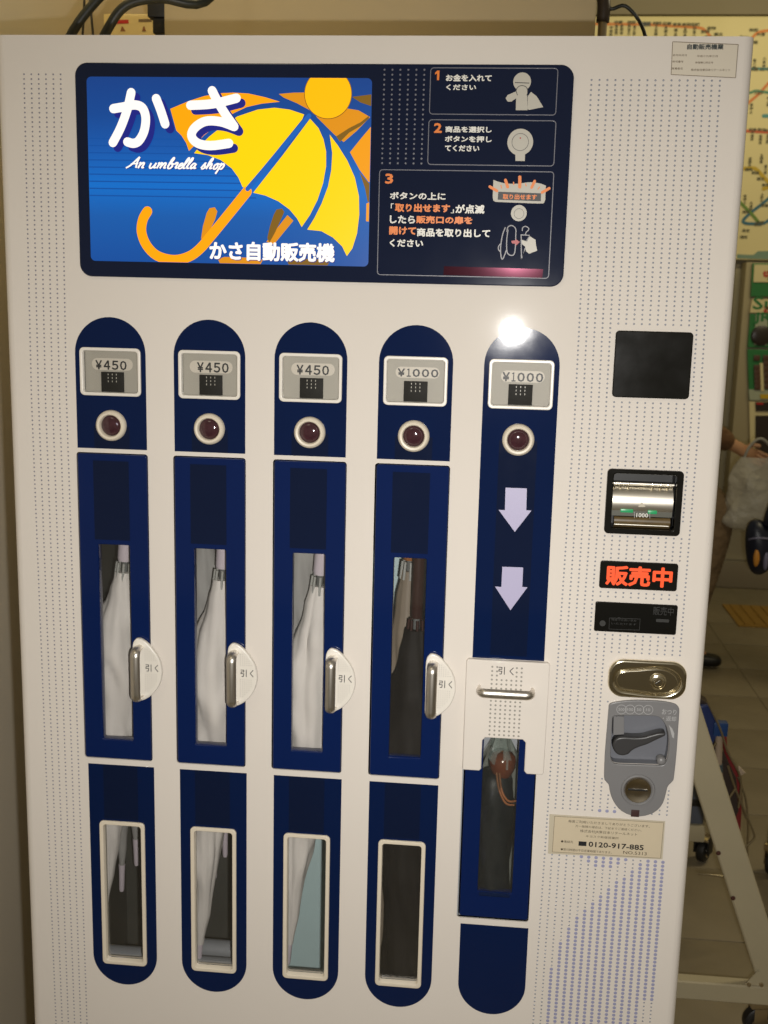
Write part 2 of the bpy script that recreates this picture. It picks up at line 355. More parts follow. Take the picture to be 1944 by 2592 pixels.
# ---- embossed dots
def dots_me(spots, n=6, h=0.0006):
    V = []; F = []
    for x, z, r in spots:
        k = len(V); V.append((x, -h - 0.0003, z))
        for rr, y in ((r * 0.62, -h), (r, -0.0002)):
            for i in range(n):
                a = 2 * math.pi * i / n; V.append((x + rr * math.cos(a), y, z + rr * math.sin(a)))
        for i in range(n):
            j = (i + 1) % n
            F.append((k, k + 1 + j, k + 1 + i)); F.append((k + 1 + i, k + 1 + j, k + 1 + n + j, k + 1 + n + i)[::-1])
    me = bpy.data.meshes.new("m"); me.from_pydata(V, [], F)
    bm = bmesh.new(); bm.from_mesh(me); bmesh.ops.recalc_face_normals(bm, faces=bm.faces); bm.to_mesh(me); bm.free()
    smooth(me, 80); return me
VP = 0.00582
def colx(t, xt, xm, xb, z):        # column line through three measured points (top, middle, bottom)
    a, b, c = (xt[0] + (xt[1] - xt[0]) * t), (xm[0] + (xm[1] - xm[0]) * t), (xb[0] + (xb[1] - xb[0]) * t)
    if z > 1.37: u = (z - 1.37) / 0.41; return b + (a - b) * u
    u = (1.37 - z) / 0.92; return b + (c - b) * u
sp = []
z = 1.7827
while z > 0.38:
    for c in range(6): sp.append((colx(c / 5, (-0.4260, -0.3778), (-0.4310, -0.3825), (-0.4270, -0.3790), z), z, 0.00125))
    z -= VP
stuff(add("embossed_dots", dots_me(sp), M['dot_left'], mach))
keep = [(0.3367, 0.4329, 1.3962, 1.4801), (0.3371, 0.4340, 1.2191, 1.3043), (0.3352, 0.4356, 1.1453, 1.1824), (0.3321, 0.4389, 1.0861, 1.1266), (0.3520, 0.4590, 0.9973, 1.0503), (0.2925, 0.4420, 0.7656, 0.8219)]
coin_out = [(0.35787, 0.97966), (0.35809, 0.98468), (0.36155, 0.98766), (0.3728, 0.99077), (0.38822, 0.99313), (0.40474, 0.994), (0.42126, 0.99432), (0.43578, 0.9932), (0.44521, 0.99101), (0.44963, 0.98685), (0.45089, 0.98085), (0.45113, 0.95867), (0.45146, 0.92516), (0.4506, 0.88903), (0.44931, 0.88215), (0.44499, 0.87675), (0.44271, 0.87204), (0.4413, 0.86227), (0.43851, 0.84951), (0.4319, 0.83873), (0.42184, 0.83171), (0.40943, 0.82795), (0.39669, 0.82877), (0.38473, 0.83369), (0.37573, 0.84227), (0.3692, 0.85387), (0.36587, 0.8651), (0.36444, 0.87129), (0.35992, 0.87612), (0.35762, 0.88281), (0.35682, 0.91906), (0.3574, 0.95284)]
def inside(pt, poly):
    x, z = pt; c = False; n = len(poly)
    for i in range(n):
        (x1, z1), (x2, z2) = poly[i], poly[(i + 1) % n]
        if (z1 > z) != (z2 > z) and x < (x2 - x1) * (z - z1) / (z2 - z1) + x1: c = not c
    return c
def hidden(x, z):
    for a, b, c, d in keep:
        if a - 0.0035 < x < b + 0.0035 and c - 0.0035 < z < d + 0.0035: return True
    for q in ((0.003, 0), (-0.003, 0), (0, 0.003), (0, -0.003)):
        if inside((x + q[0], z + q[1]), coin_out): return True
    return False
big_start = [(0.3057, 0.5877), (0.3171, 0.62972), (0.32636, 0.65512), (0.33699, 0.67197), (0.34684, 0.68444), (0.35609, 0.69681), (0.3665, 0.70817), (0.37656, 0.71527), (0.38626, 0.72755), (0.39632, 0.73356), (0.40602, 0.74473), (0.41554, 0.75792), (0.4253, 0.76694), (0.43437, 0.77176), (0.44421, 0.77868)]
band_lo = [(0.3378, 0.75932), (0.34864, 0.75285), (0.35849, 0.74693), (0.36794, 0.74765), (0.37739, 0.74837), (0.38771, 0.74999), (0.39678, 0.75608), (0.40676, 0.76244)]
band_hi = [(0.33895, 0.82239), (0.34886, 0.83026), (0.3589, 0.83546), (0.36826, 0.83612), (0.37774, 0.83454), (0.38753, 0.82788)]
sp = []; big = []
z = 1.7797
while z > 0.38:
    for c in range(17):
        x = colx(c / 16, (0.2892, 0.4420), (0.2915, 0.4480), (0.2800, 0.4436), z)
        if hidden(x, z): continue
        b = False
        if c >= 2:
            lim = big_start[c - 2][1]
            if z < lim and not (c >= 15 and z < 0.55): b = True
        if 5 <= c <= 12 and band_lo[c - 5][1] < z < 0.80: b = True
        if 5 <= c <= 10 and 0.80 < z < band_hi[c - 5][1]: b = True
        (big if b else sp).append((x, z, 0.00250 if b else 0.00135))
    z -= VP
stuff(add("embossed_dots", dots_me(sp), M['dot'], mach))
stuff(add("wave_dots", dots_me(big, 8, 0.0003), M['dot_big'], mach))

# ---- backlit sign panel
SGN = (-0.3578, 0.2678, 1.5321, 1.7965)
sign = plate("sign_panel", [rrect(*SGN, 0.016, 8)], -0.0040, 0.0, M['sign_navy'], mach, bevel=0.0013)
YS = -0.0043
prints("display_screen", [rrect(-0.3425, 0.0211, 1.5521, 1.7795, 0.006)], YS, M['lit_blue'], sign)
art = YS - 0.0003
def clip_box(poly, x0=-0.3421, x1=0.0207, z0=1.5525, z1=1.7791):
    def cut(p, ins, inter):
        out = []
        for i in range(len(p)):
            a, b = p[i - 1], p[i]
            if ins(b):
                if not ins(a): out.append(inter(a, b))
                out.append(b)
            elif ins(a): out.append(inter(a, b))
        return out
    def ix(v): return lambda a, b: (v, a[1] + (b[1] - a[1]) * (v - a[0]) / (b[0] - a[0]))
    def iz(v): return lambda a, b: (a[0] + (b[0] - a[0]) * (v - a[1]) / (b[1] - a[1]), v)
    for ins, it in ((lambda p: p[0] >= x0, ix(x0)), (lambda p: p[0] <= x1, ix(x1)), (lambda p: p[1] >= z0, iz(z0)), (lambda p: p[1] <= z1, iz(z1))):
        poly = cut(poly, ins, it)
        if not poly: return poly
    return poly
def lit(name, polys, k, m, one=False):
    qs = [q for q in (clip_box(p) for p in polys) if len(q) > 2]
    for g in ([qs] if one else [[q] for q in qs]): prints(name, g, art - k * 0.00015, m, sign)
for k in range(9): lit("painted_reflection_line", [[(-0.3418, 1.7055 - 0.0088 * k), (-0.172 + 0.006 * k, 1.7055 - 0.0088 * k), (-0.172 + 0.006 * k, 1.7040 - 0.0088 * k), (-0.3418, 1.7040 - 0.0088 * k)]], 1, M['lit_reflection'])  # faint reflected streaks, painted onto the lit sheet as darker blue lines
# far umbrellas (orange and brown), then the orange side panel, the yellow panels, the shaft and the lettering
lit("brown_canopy_print", [[(-0.00347, 1.75724), (0.02551, 1.76094), (0.02587, 1.74491), (0.00714, 1.75071)], [(-0.02254, 1.71015), (-0.00629, 1.72032), (0.00761, 1.7271), (0.01795, 1.73493), (0.01825, 1.73162), (0.0077, 1.72267), (-0.00619, 1.71477), (-0.01773, 1.70351)],
    [(0.00763, 1.66795), (0.01968, 1.6546), (0.02796, 1.65246), (0.02848, 1.62984), (0.01851, 1.63195), (0.01511, 1.64776)], [(-0.10943, 1.5851), (-0.10588, 1.60019), (-0.10114, 1.61408), (-0.09757, 1.62056), (-0.09038, 1.62205), (-0.08747, 1.61774), (-0.09149, 1.60849), (-0.0998, 1.59106), (-0.1065, 1.57936)],
    [(-0.08388, 1.55772), (-0.07786, 1.56017), (-0.03211, 1.55992), (-0.02848, 1.55767), (-0.03198, 1.55063), (-0.08019, 1.54964)]], 4, M['lit_brown'])
lit("orange_canopy_print", [[(-0.0956, 1.76014), (-0.07725, 1.76181), (-0.05612, 1.76216), (-0.05588, 1.74096), (-0.07243, 1.74925), (-0.08897, 1.75576)], [(-0.04827, 1.73393), (-0.03006, 1.74072), (-0.00905, 1.74354), (0.00499, 1.74144), (0.01961, 1.73362), (0.00314, 1.71708), (-0.01303, 1.70356), (-0.02492, 1.71236)],
    [(-0.19571, 1.58353), (-0.19317, 1.59868), (-0.1882, 1.61497), (-0.18452, 1.62079), (-0.17772, 1.62205), (-0.17434, 1.61704), (-0.1773, 1.60706), (-0.18467, 1.59187), (-0.19402, 1.58006)], [(-0.0836, 1.61391), (-0.07587, 1.60714), (-0.10093, 1.57715), (-0.11062, 1.58044)], [(-0.17384, 1.55755), (-0.16528, 1.56053), (-0.11902, 1.56005), (-0.11537, 1.55709), (-0.1202, 1.54881), (-0.16898, 1.5478)]], 0, M['lit_orange2'])
lit("ochre_canopy_print", [[(-0.00482, 1.69136), (0.00802, 1.70712), (0.02625, 1.72837), (0.02791, 1.65471), (0.01941, 1.65595), (0.00757, 1.67065)], [(0.01714, 1.62966), (0.02837, 1.63437), (0.02899, 1.60708), (0.01713, 1.60802)]], 2, M['lit_ochre'])
lit("canopy_side_print", [[(-0.23425, 1.74134), (-0.21014, 1.75091), (-0.19096, 1.75684), (-0.17187, 1.7603), (-0.15285, 1.76131), (-0.13388, 1.76033), (-0.11257, 1.75604), (-0.09412, 1.75086), (-0.11727, 1.74847), (-0.13623, 1.74433), (-0.15288, 1.73685), (-0.17201, 1.72393), (-0.19126, 1.70959), (-0.20386, 1.69704), (-0.21067, 1.69063), (-0.2142, 1.70033), (-0.22015, 1.7093), (-0.22684, 1.71533), (-0.23055, 1.72835)]], 2, M['lit_orange'])
lit("canopy_print", [[(-0.06335, 1.73602), (-0.08178, 1.74164), (-0.10069, 1.74371), (-0.12199, 1.74133), (-0.14812, 1.73287), (-0.16723, 1.72106), (-0.18406, 1.70854), (-0.19615, 1.69713), (-0.20393, 1.68798), (-0.18659, 1.68591), (-0.16976, 1.68022), (-0.15536, 1.66995), (-0.14695, 1.65914), (-0.14142, 1.64736), (-0.13709, 1.64651), (-0.10037, 1.68916), (-0.06564, 1.73023)],
    [(-0.05576, 1.73098), (-0.04503, 1.71996), (-0.03849, 1.70664), (-0.03498, 1.69214), (-0.03472, 1.67417), (-0.03822, 1.6538), (-0.04508, 1.63326), (-0.05439, 1.61484), (-0.065, 1.59951), (-0.0711, 1.60998), (-0.08078, 1.62083), (-0.09524, 1.63067), (-0.11207, 1.63751), (-0.1277, 1.64071), (-0.09083, 1.68589)],
    [(-0.0308, 1.7123), (-0.02001, 1.69902), (-0.00793, 1.68124), (0.00187, 1.66112), (0.00751, 1.63859), (0.00843, 1.61587), (0.00604, 1.59295), (0.00044, 1.57444), (-0.00655, 1.5646), (-0.01274, 1.5765), (-0.02486, 1.58733), (-0.03979, 1.59489), (-0.05777, 1.59642), (-0.04908, 1.61035), (-0.03978, 1.62878), (-0.03199, 1.64936), (-0.02803, 1.66975), (-0.02716, 1.68999)]], 3, M['lit_yellow'])
handle_line = smooth_loop([(-0.13564, 1.64196), (-0.15786, 1.61546), (-0.18226, 1.5868), (-0.19702, 1.5702), (-0.21182, 1.55984), (-0.23154, 1.55522), (-0.25368, 1.56019), (-0.2678, 1.57354), (-0.27394, 1.59029), (-0.27172, 1.60548), (-0.26565, 1.61557)], 4, False)
lit("umbrella_handle_print", [stroke(handle_line, 0.0126)], 6, M['lit_orange'])
lit("umbrella_shaft_print", [stroke([(-0.13492, 1.64517), (-0.09561, 1.68921), (-0.05697, 1.7343)], 0.0058)], 7, M['lit_line'])
sun_c = [(-0.0334, 1.76055)][0]
lit("sun_outline_print", [circ(sun_c[0], sun_c[1], 0.0300, 48)], 8, M['lit_brown'])
lit("sun_print", [circ(sun_c[0], sun_c[1], 0.0291, 48)], 9, M['lit_sun'])
KA = [smooth_loop([(-0.30751, 1.74077), (-0.2946, 1.74289), (-0.28002, 1.74547), (-0.26993, 1.74196), (-0.26577, 1.7303), (-0.26796, 1.71449), (-0.27472, 1.70264), (-0.28208, 1.69893), (-0.29008, 1.70066)], 5, False), smooth_loop([(-0.2841, 1.76023), (-0.28983, 1.73911), (-0.29876, 1.71759), (-0.30914, 1.69956)], 4, False), smooth_loop([(-0.2519, 1.75329), (-0.24631, 1.73945), (-0.24074, 1.72286)], 4, False)]
SA = [smooth_loop([(-0.20779, 1.74557), (-0.17908, 1.74757), (-0.14906, 1.75446)], 4, False), smooth_loop([(-0.17996, 1.76313), (-0.17192, 1.74851), (-0.16242, 1.73431), (-0.15194, 1.72053)], 4, False), smooth_loop([(-0.15194, 1.72053), (-0.16961, 1.7262), (-0.18875, 1.72647), (-0.20273, 1.71826), (-0.20666, 1.70831), (-0.19854, 1.69981), (-0.18171, 1.69728), (-0.15867, 1.70023)], 5, False)]
off = (0.0062, -0.0058)
lit("title_shadow_print", [stroke([(x + off[0], z + off[1]) for x, z in p], 0.0112) for p in KA + SA], 10, M['lit_shadow'], True)
lit("title_print", [stroke(p, 0.0112) for p in KA + SA], 12, M['lit_white'], True)
GLYPH = {'A': (1.6, [[(-0.25, 0), (0.3, 0.5), (0.8, 1.4), (1.15, 2.05)], [(1.15, 2.05), (1.15, 1.0), (1.35, 0.05)], [(0.25, 0.75), (1.4, 0.85)]]), 'n': (1.1, [[(0, 0.85), (0.18, 1.0), (0.1, 0)], [(0.1, 0.35), (0.5, 1.0), (0.75, 0.85), (0.68, 0.1), (1.0, 0.15)]]),
    'u': (1.15, [[(0, 0.95), (0.02, 0.25), (0.3, 0.0), (0.65, 0.45), (0.8, 1.0)], [(0.8, 1.0), (0.75, 0.12), (1.05, 0.18)]]), 'm': (1.7, [[(0, 0.85), (0.18, 1.0), (0.1, 0)], [(0.1, 0.35), (0.45, 1.0), (0.65, 0.85), (0.6, 0.0)], [(0.62, 0.35), (1.0, 1.0), (1.25, 0.85), (1.2, 0.1), (1.5, 0.15)]]),
    'b': (0.95, [[(0.0, 0.35), (0.45, 1.6), (0.35, 2.0), (0.15, 1.4), (0.1, 0.2), (0.45, 0.0), (0.72, 0.45), (0.45, 0.95), (0.9, 0.75)]]), 'r': (0.75, [[(0, 0.75), (0.2, 1.1), (0.45, 0.95), (0.4, 0.12), (0.7, 0.18)]]), 'e': (0.72, [[(0.1, 0.42), (0.5, 0.62), (0.45, 1.0), (0.15, 0.8), (0.1, 0.2), (0.4, 0.0), (0.72, 0.25)]]),
    'l': (0.6, [[(0.0, 0.3), (0.42, 1.55), (0.35, 2.0), (0.15, 1.4), (0.15, 0.15), (0.55, 0.15)]]), 'a': (1.05, [[(0.65, 0.85), (0.35, 1.0), (0.08, 0.5), (0.25, 0.02), (0.6, 0.45), (0.72, 0.95)], [(0.72, 0.95), (0.66, 0.12), (1.0, 0.18)]]), 's': (0.8, [[(0, 0.15), (0.35, 1.1), (0.35, 0.8), (0.55, 0.3), (0.3, 0.0), (0.05, 0.12)]]),
    'h': (1.05, [[(0.0, 0.35), (0.42, 1.6), (0.32, 2.0), (0.12, 1.3), (0.08, 0.0)], [(0.1, 0.4), (0.45, 1.0), (0.66, 0.8), (0.6, 0.1), (0.95, 0.2)]]), 'o': (0.9, [[(0.4, 1.0), (0.1, 0.65), (0.15, 0.1), (0.45, 0.02), (0.66, 0.5), (0.42, 1.0), (0.9, 0.85)]]), 'p': (0.9, [[(0.05, 0.85), (0.2, 1.05), (0.08, 0.0), (-0.05, -0.85)], [(0.1, 0.45), (0.45, 1.0), (0.7, 0.65), (0.5, 0.02), (0.15, 0.15)]]), ' ': (0.75, [])}
def script_me(text, box, y, wd=0.26, shear=0.42):
    x = 0; S = []
    for ch in text:
        for st in GLYPH[ch][1]: S.append(smooth_loop([(x + a + shear * b, b) for a, b in st], 5, False))
        x += GLYPH[ch][0]
    xs = [p[0] for q in S for p in q]; zs = [p[1] for q in S for p in q]; sx = box[2] / (max(xs) - min(xs)); sz = box[3] / (max(zs) - min(zs)); mx, mz = (max(xs) + min(xs)) / 2, (max(zs) + min(zs)) / 2
    V = []; F = []; h = wd * (sx + sz) / 4; n = 0
    for q in S:
        P = [Vector((box[0] + (a - mx) * sx, box[1] + (b - mz) * sz)) for a, b in q]; k = len(V)
        for i, p in enumerate(P):
            d = (P[min(i + 1, len(P) - 1)] - P[max(i - 1, 0)]).normalized(); nr = Vector((-d.y, d.x)); n += 1; hh = h * (0.75 + 0.45 * abs(d.y)); yy = y - n * 2e-7
            V += [(p.x + nr.x * hh, yy, p.y + nr.y * hh), (p.x - nr.x * hh, yy, p.y - nr.y * hh)]
            if i: F.append((k + 2 * i - 2, k + 2 * i - 1, k + 2 * i + 1, k + 2 * i))
    me = bpy.data.meshes.new("m"); me.from_pydata(V, [], F); face_front(me); return me
sb_ = (-0.22864, 1.67268, 0.12787, 0.01947)
for dx, dz, k, m in ((0.0008, -0.0008, 14, M['lit_shadow']), (0, 0, 15, M['lit_white'])): add("subtitle_print", script_me("An umbrella shop", (sb_[0] + dx, sb_[1] + dz, sb_[2], sb_[3]), art - k * 0.00015), m, sign)
for dx, dz, k, m in ((0.0009, -0.0009, 14, M['lit_shadow']), (0, 0, 15, M['lit_white'])):
    for nm, t, b, bo, sh in (("machine_title_print", "かさ自動販売機", (-0.10306, 1.56805, 0.16262, 0.02387), 0.022, 0.0),):
        lettering(nm, [(t, (b[0] + dx, b[1] + dz, b[2], b[3]))], art - k * 0.00015, m, sign, bold=bo, shear=sh)

# instruction boxes and their lettering
YI = YS
def outline(r, w=0.0010, rad=0.0045): return plate_me([rrect(*r, rad), rrect(r[0] + w, r[1] - w, r[2] + w, r[3] - w, rad - w)], YI - 0.0001, YI + 0.0001)
for r in ((0.0927, 0.2484, 1.7374, 1.7925), (0.0924, 0.2492, 1.6775, 1.7317), (0.0324, 0.2497, 1.5419, 1.6715)):
    add("instruction_box_outline", outline(r), M['grey_line'], sign)
prints("step_number", [[(0.10144, 1.7889), (0.10408, 1.78877), (0.10383, 1.77758), (0.10118, 1.77771), (0.10124, 1.78537), (0.09864, 1.78418), (0.09872, 1.78639)]], YI, M['orange_print'], sign)
for t, b, w in (("2", (0.10428, 1.72155, 0.01003, 0.01171), 0.03), ("3", (0.04519, 1.66022, 0.0102, 0.01226), 0.03)): lettering("step_number", [(t, b)], YI, M['orange_print'], sign, bold=w)
lettering("instruction_text", [("お金を入れて", (0.14013, 1.78042, 0.05619, 0.00822)), ("ください", (0.13124, 1.76947, 0.03678, 0.0067)), ("商品を選択し", (0.14211, 1.72011, 0.05726, 0.00744)), ("ボタンを押し", (0.14231, 1.70874, 0.05781, 0.00745)), ("てください", (0.13505, 1.6977, 0.0426, 0.00759)),
    ("ボタンの上に", (0.08156, 1.63992, 0.06995, 0.00886)), ("「", (0.05001, 1.6273, 0.00384, 0.00606)), ("」", (0.12565, 1.62203, 0.0038, 0.00481)), ("が点滅", (0.14754, 1.62499, 0.03632, 0.01097)), ("したら", (0.06324, 1.61099, 0.03199, 0.00996)), ("商品を取り出して", (0.12784, 1.59587, 0.09218, 0.0105)), ("ください", (0.06892, 1.58207, 0.04252, 0.00944))], YI, M['white_print'], sign, bold=0.022)
lettering("highlighted_text", [("取り出せます", (0.08796, 1.62543, 0.06923, 0.01045)), ("販売口の扉を", (0.11586, 1.61126, 0.07053, 0.0095)), ("開けて", (0.06385, 1.59722, 0.03413, 0.01025))], YI, M['orange_print'], sign, bold=0.026)
# little drawings
prints("coin_and_hand_drawing", [circ(*[(0.20529, 1.77638)][0], 0.0108, 28), [(0.18615, 1.75714), (0.1883, 1.76084), (0.19888, 1.76533), (0.20223, 1.75947), (0.19327, 1.75321), (0.18864, 1.75318)], [(0.19875, 1.76827), (0.21182, 1.76806), (0.21346, 1.74332), (0.19912, 1.74321)], [(0.213, 1.75954), (0.21659, 1.76471), (0.22375, 1.75961), (0.23235, 1.74716), (0.21529, 1.74363), (0.21339, 1.7448)]], YI, M['cream_print'], sign)
prints("coin_slot_drawing", [stroke([(0.19689, 1.77531), (0.2138, 1.77482)], 0.0009)] + [stroke(smooth_loop([(0.20031, 1.76092), (0.19854, 1.76606), (0.20095, 1.77049), (0.2055, 1.77183), (0.21018, 1.7704), (0.2127, 1.76571), (0.21171, 1.76071)], 4, False), 0.0008)], YI - 0.0003, M['black_print'], sign)
bc = [(0.20626, 1.70581)][0]
prints("button_and_finger_drawing", [circ(*bc, 0.0158, 36), [(0.20138, 1.68357), (0.20069, 1.69857), (0.20202, 1.70337), (0.20628, 1.70536), (0.21071, 1.70346), (0.21279, 1.6987), (0.21289, 1.68341)]], YI, M['cream_print'], sign)
plate("button_ring_drawing", [circ(bc[0], bc[1], 0.0104, 32), circ(bc[0], bc[1], 0.0099, 32)], YI - 0.0006, YI - 0.0003, M['black_print'], sign)
prints("button_dot_drawing", [circ(*[(0.20619, 1.71058)][0], 0.0009, 10)], YI - 0.0005, M['red_print'], sign)
prints("lit_sign_drawing", [[(0.17526, 1.66057), (0.18181, 1.65835), (0.19004, 1.65649), (0.19955, 1.65616), (0.20767, 1.65654), (0.21438, 1.65781), (0.22111, 1.65843), (0.22789, 1.658), (0.23471, 1.65665), (0.24021, 1.65456), (0.24028, 1.63714), (0.23858, 1.63329), (0.22911, 1.63301), (0.17875, 1.63422), (0.17594, 1.63617), (0.17523, 1.64013)], circ(*[(0.20849, 1.62111)][0], 0.0098, 32),
    [(0.22321, 1.59342), (0.23057, 1.58921), (0.23158, 1.58254), (0.2334, 1.57602), (0.22355, 1.572), (0.21965, 1.57495), (0.218, 1.58095), (0.21412, 1.58356), (0.21319, 1.58889), (0.22045, 1.58702)]], YI, M['cream_print'], sign)
prints("lit_sign_window_drawing", [[(0.18198, 1.6465), (0.23473, 1.64529), (0.23494, 1.63574), (0.18151, 1.63678)]], YI - 0.0003, M['black_print'], sign)
lettering("lit_sign_text", [("取り出せます", (0.20874, 1.64062, 0.04205, 0.00648))], YI - 0.0006, M['orange_print'], sign, bold=0.02)
rays = [stroke(p, w) for p, w in (([(0.17118, 1.65228), (0.18023, 1.64746)], 0.0034), ([(0.19021, 1.66044), (0.19328, 1.65226)], 0.0036), ([(0.20765, 1.66428), (0.2082, 1.65247)], 0.0040), ([(0.22612, 1.65961), (0.22277, 1.65202)], 0.0034), ([(0.24442, 1.65134), (0.2359, 1.64629)], 0.0034), ([(0.20015, 1.65795), (0.20061, 1.65532)], 0.0014), ([(0.21512, 1.65651), (0.21592, 1.65389)], 0.0012), ([(0.18471, 1.65412), (0.18587, 1.65084)], 0.0012), ([(0.23253, 1.65281), (0.23064, 1.65016)], 0.0012))]
prints("lit_sign_rays_drawing", rays, YI - 0.0005, M['orange_print'], sign)
plate("small_button_drawing", [circ(*[(0.20866, 1.62045)][0], 0.0062, 28), circ(*[(0.20866, 1.62045)][0], 0.0058, 28)], YI - 0.0006, YI - 0.0003, M['black_print'], sign)
gl = [smooth_loop([(0.19238, 1.60321), (0.18994, 1.59649), (0.18804, 1.58508), (0.18784, 1.57366), (0.18995, 1.56461), (0.19254, 1.56837), (0.19464, 1.57514)], 4, False), smooth_loop([(0.19591, 1.60061), (0.19499, 1.59056), (0.19509, 1.58052), (0.19648, 1.57248), (0.20107, 1.56955), (0.20509, 1.57164), (0.20604, 1.58072), (0.20591, 1.59411), (0.20541, 1.60211), (0.20045, 1.60602), (0.19577, 1.60394), (0.19477, 1.59858)], 4, False), smooth_loop([(0.18696, 1.58305), (0.18515, 1.58033), (0.18495, 1.57697), (0.18678, 1.57431)], 3, False),
      smooth_loop([(0.2137, 1.59992), (0.21421, 1.60359), (0.21753, 1.60531), (0.22139, 1.60305), (0.22117, 1.60038), (0.21856, 1.598), (0.21802, 1.59499)], 4, False), [(0.21257, 1.59489), (0.22316, 1.59442), (0.22004, 1.58835)], [(0.21257, 1.59489), (0.2143, 1.5651), (0.21813, 1.57827)]]
prints("umbrella_line_drawing", [stroke(g, 0.0013) for g in gl], YI - 0.0002, M['grey_print'], sign)
prints("red_arrow_drawing", [[(0.20061, 1.58732), (0.20605, 1.58809), (0.20597, 1.58976), (0.21126, 1.58618), (0.20637, 1.58106), (0.20625, 1.58374), (0.20143, 1.58432)]], YI - 0.0004, M['red_print'], sign)
foil = [(0.11742, 1.55455), (0.24189, 1.55354), (0.24141, 1.54274), (0.11709, 1.5438)]       # glued on a little crooked: its upper edge stands off
bm = bmesh.new(); fv = [bm.verts.new((x, y, zz)) for (x, zz), y in zip(foil + foil, (YI - 0.0012, YI - 0.0012, YI - 0.0004, YI - 0.0004, YI + 0.0001, YI + 0.0001, YI + 0.0001, YI + 0.0001))]
for f in ((0, 1, 2, 3), (0, 4, 5, 1), (1, 5, 6, 2), (2, 6, 7, 3), (3, 7, 4, 0)): bm.faces.new([fv[i] for i in f])
add("pink_foil_strip", from_bm(bm), M['pink_foil'], sign)
gd = []
for c in range(6):
    for r in range(20):
        gd.append(circ(0.0362 + c * 0.00985 - r * 0.00002, 1.7895 - r * 0.00582, 0.00125, 8))
stuff(prints("sign_dots", gd, YI, M['grey_line'], sign))

# ---- the five columns
lens_me = lathe_me([(0.0, -0.0056), (0.005, -0.0054), (0.009, -0.0046), (0.012, -0.0032), (0.0137, -0.0010)], 40); ring_me = lathe_me([(0.0138, 0.0005), (0.0140, -0.0055), (0.0152, -0.0072), (0.0176, -0.0076), (0.0196, -0.0062), (0.0207, -0.0030), (0.0209, 0.0005)], 48, cap=False)
pf_out = rrect(-PW, PW, PZ[0], PZ[1], 0.0062); pf_in = rrect(-PW + 0.0042, PW - 0.0042, PZ[0] + 0.0042, PZ[1] - 0.0042, 0.0036)
pframe_me = plate_me([pf_out, pf_in], -0.0032, 0.006, bevel=0.0011)
card_me = box_me(-PW + 0.0035, PW - 0.0035, 0.0090, 0.0100, PZ[0] + 0.003, PZ[1] - 0.003)
pane_me = plate_me([rrect(-PW + 0.0044, PW - 0.0044, PZ[0] + 0.0044, PZ[1] - 0.0044, 0.0036)], 0.0012, 0.0020)
chip_me = box_me(-0.0155, 0.0155, 0.0060, 0.0089, PZ[0] + 0.0046, PZ[0] + 0.0312, 0.0006)
pins = [[(x - 0.0005, zz), (x + 0.0005, zz), (x + 0.0005, zz + 0.0022), (x - 0.0005, zz + 0.0022)] for x in (-0.0056, 0, 0.0056) for zz in (1.3944, 1.3990, 1.4036)]
pins_me = print_me(pins, 0.0058)
price = ("￥４５０", "￥４５０", "￥４５０", "￥１０００", "￥１０００")
tagbox = ((-0.32131, 1.41808, 0.05606, 0.01571), (-0.18684, 1.41835, 0.05789, 0.01596), (-0.0505, 1.41942, 0.05779, 0.0158), (0.08707, 1.4192, 0.05737, 0.01422), (0.22322, 1.4181, 0.05602, 0.0148))
txtbox = ((-0.32299, 1.41689, 0.04289, 0.01239), (-0.18442, 1.41775, 0.04283, 0.01317), (-0.05071, 1.41841, 0.04323, 0.01281), (0.08769, 1.4187, 0.05337, 0.01056), (0.22326, 1.41725, 0.05261, 0.01184))
def arch(hw, zb, zt, up=True, n=28):
    if up: return [(-hw, zb), (hw, zb)] + [(hw * math.cos(math.pi * i / n), zt - hw + hw * math.sin(math.pi * i / n)) for i in range(n + 1)]
    return [(hw, zb), (-hw, zb)] + [(-hw * math.cos(math.pi * i / n), zt + hw - hw * math.sin(math.pi * i / n)) for i in range(n + 1)]
head_me = plate_me([arch(HW, 1.3055, 1.4803), rrect(-PW + 0.003, PW - 0.003, PZ[0] + 0.003, PZ[1] - 0.003, 0.004)], -0.0006, -0.0001)
head5_me = plate_me([arch(HW, 1.0400, 1.4803), rrect(-PW + 0.003, PW - 0.003, PZ[0] + 0.003, PZ[1] - 0.003, 0.004)], -0.0006, -0.0001)
stripe_hd = print_me([[(-0.0245, 1.3057), (0.0245, 1.3057), (0.0245, 1.3360), (-0.0245, 1.3360)]], -0.0009)
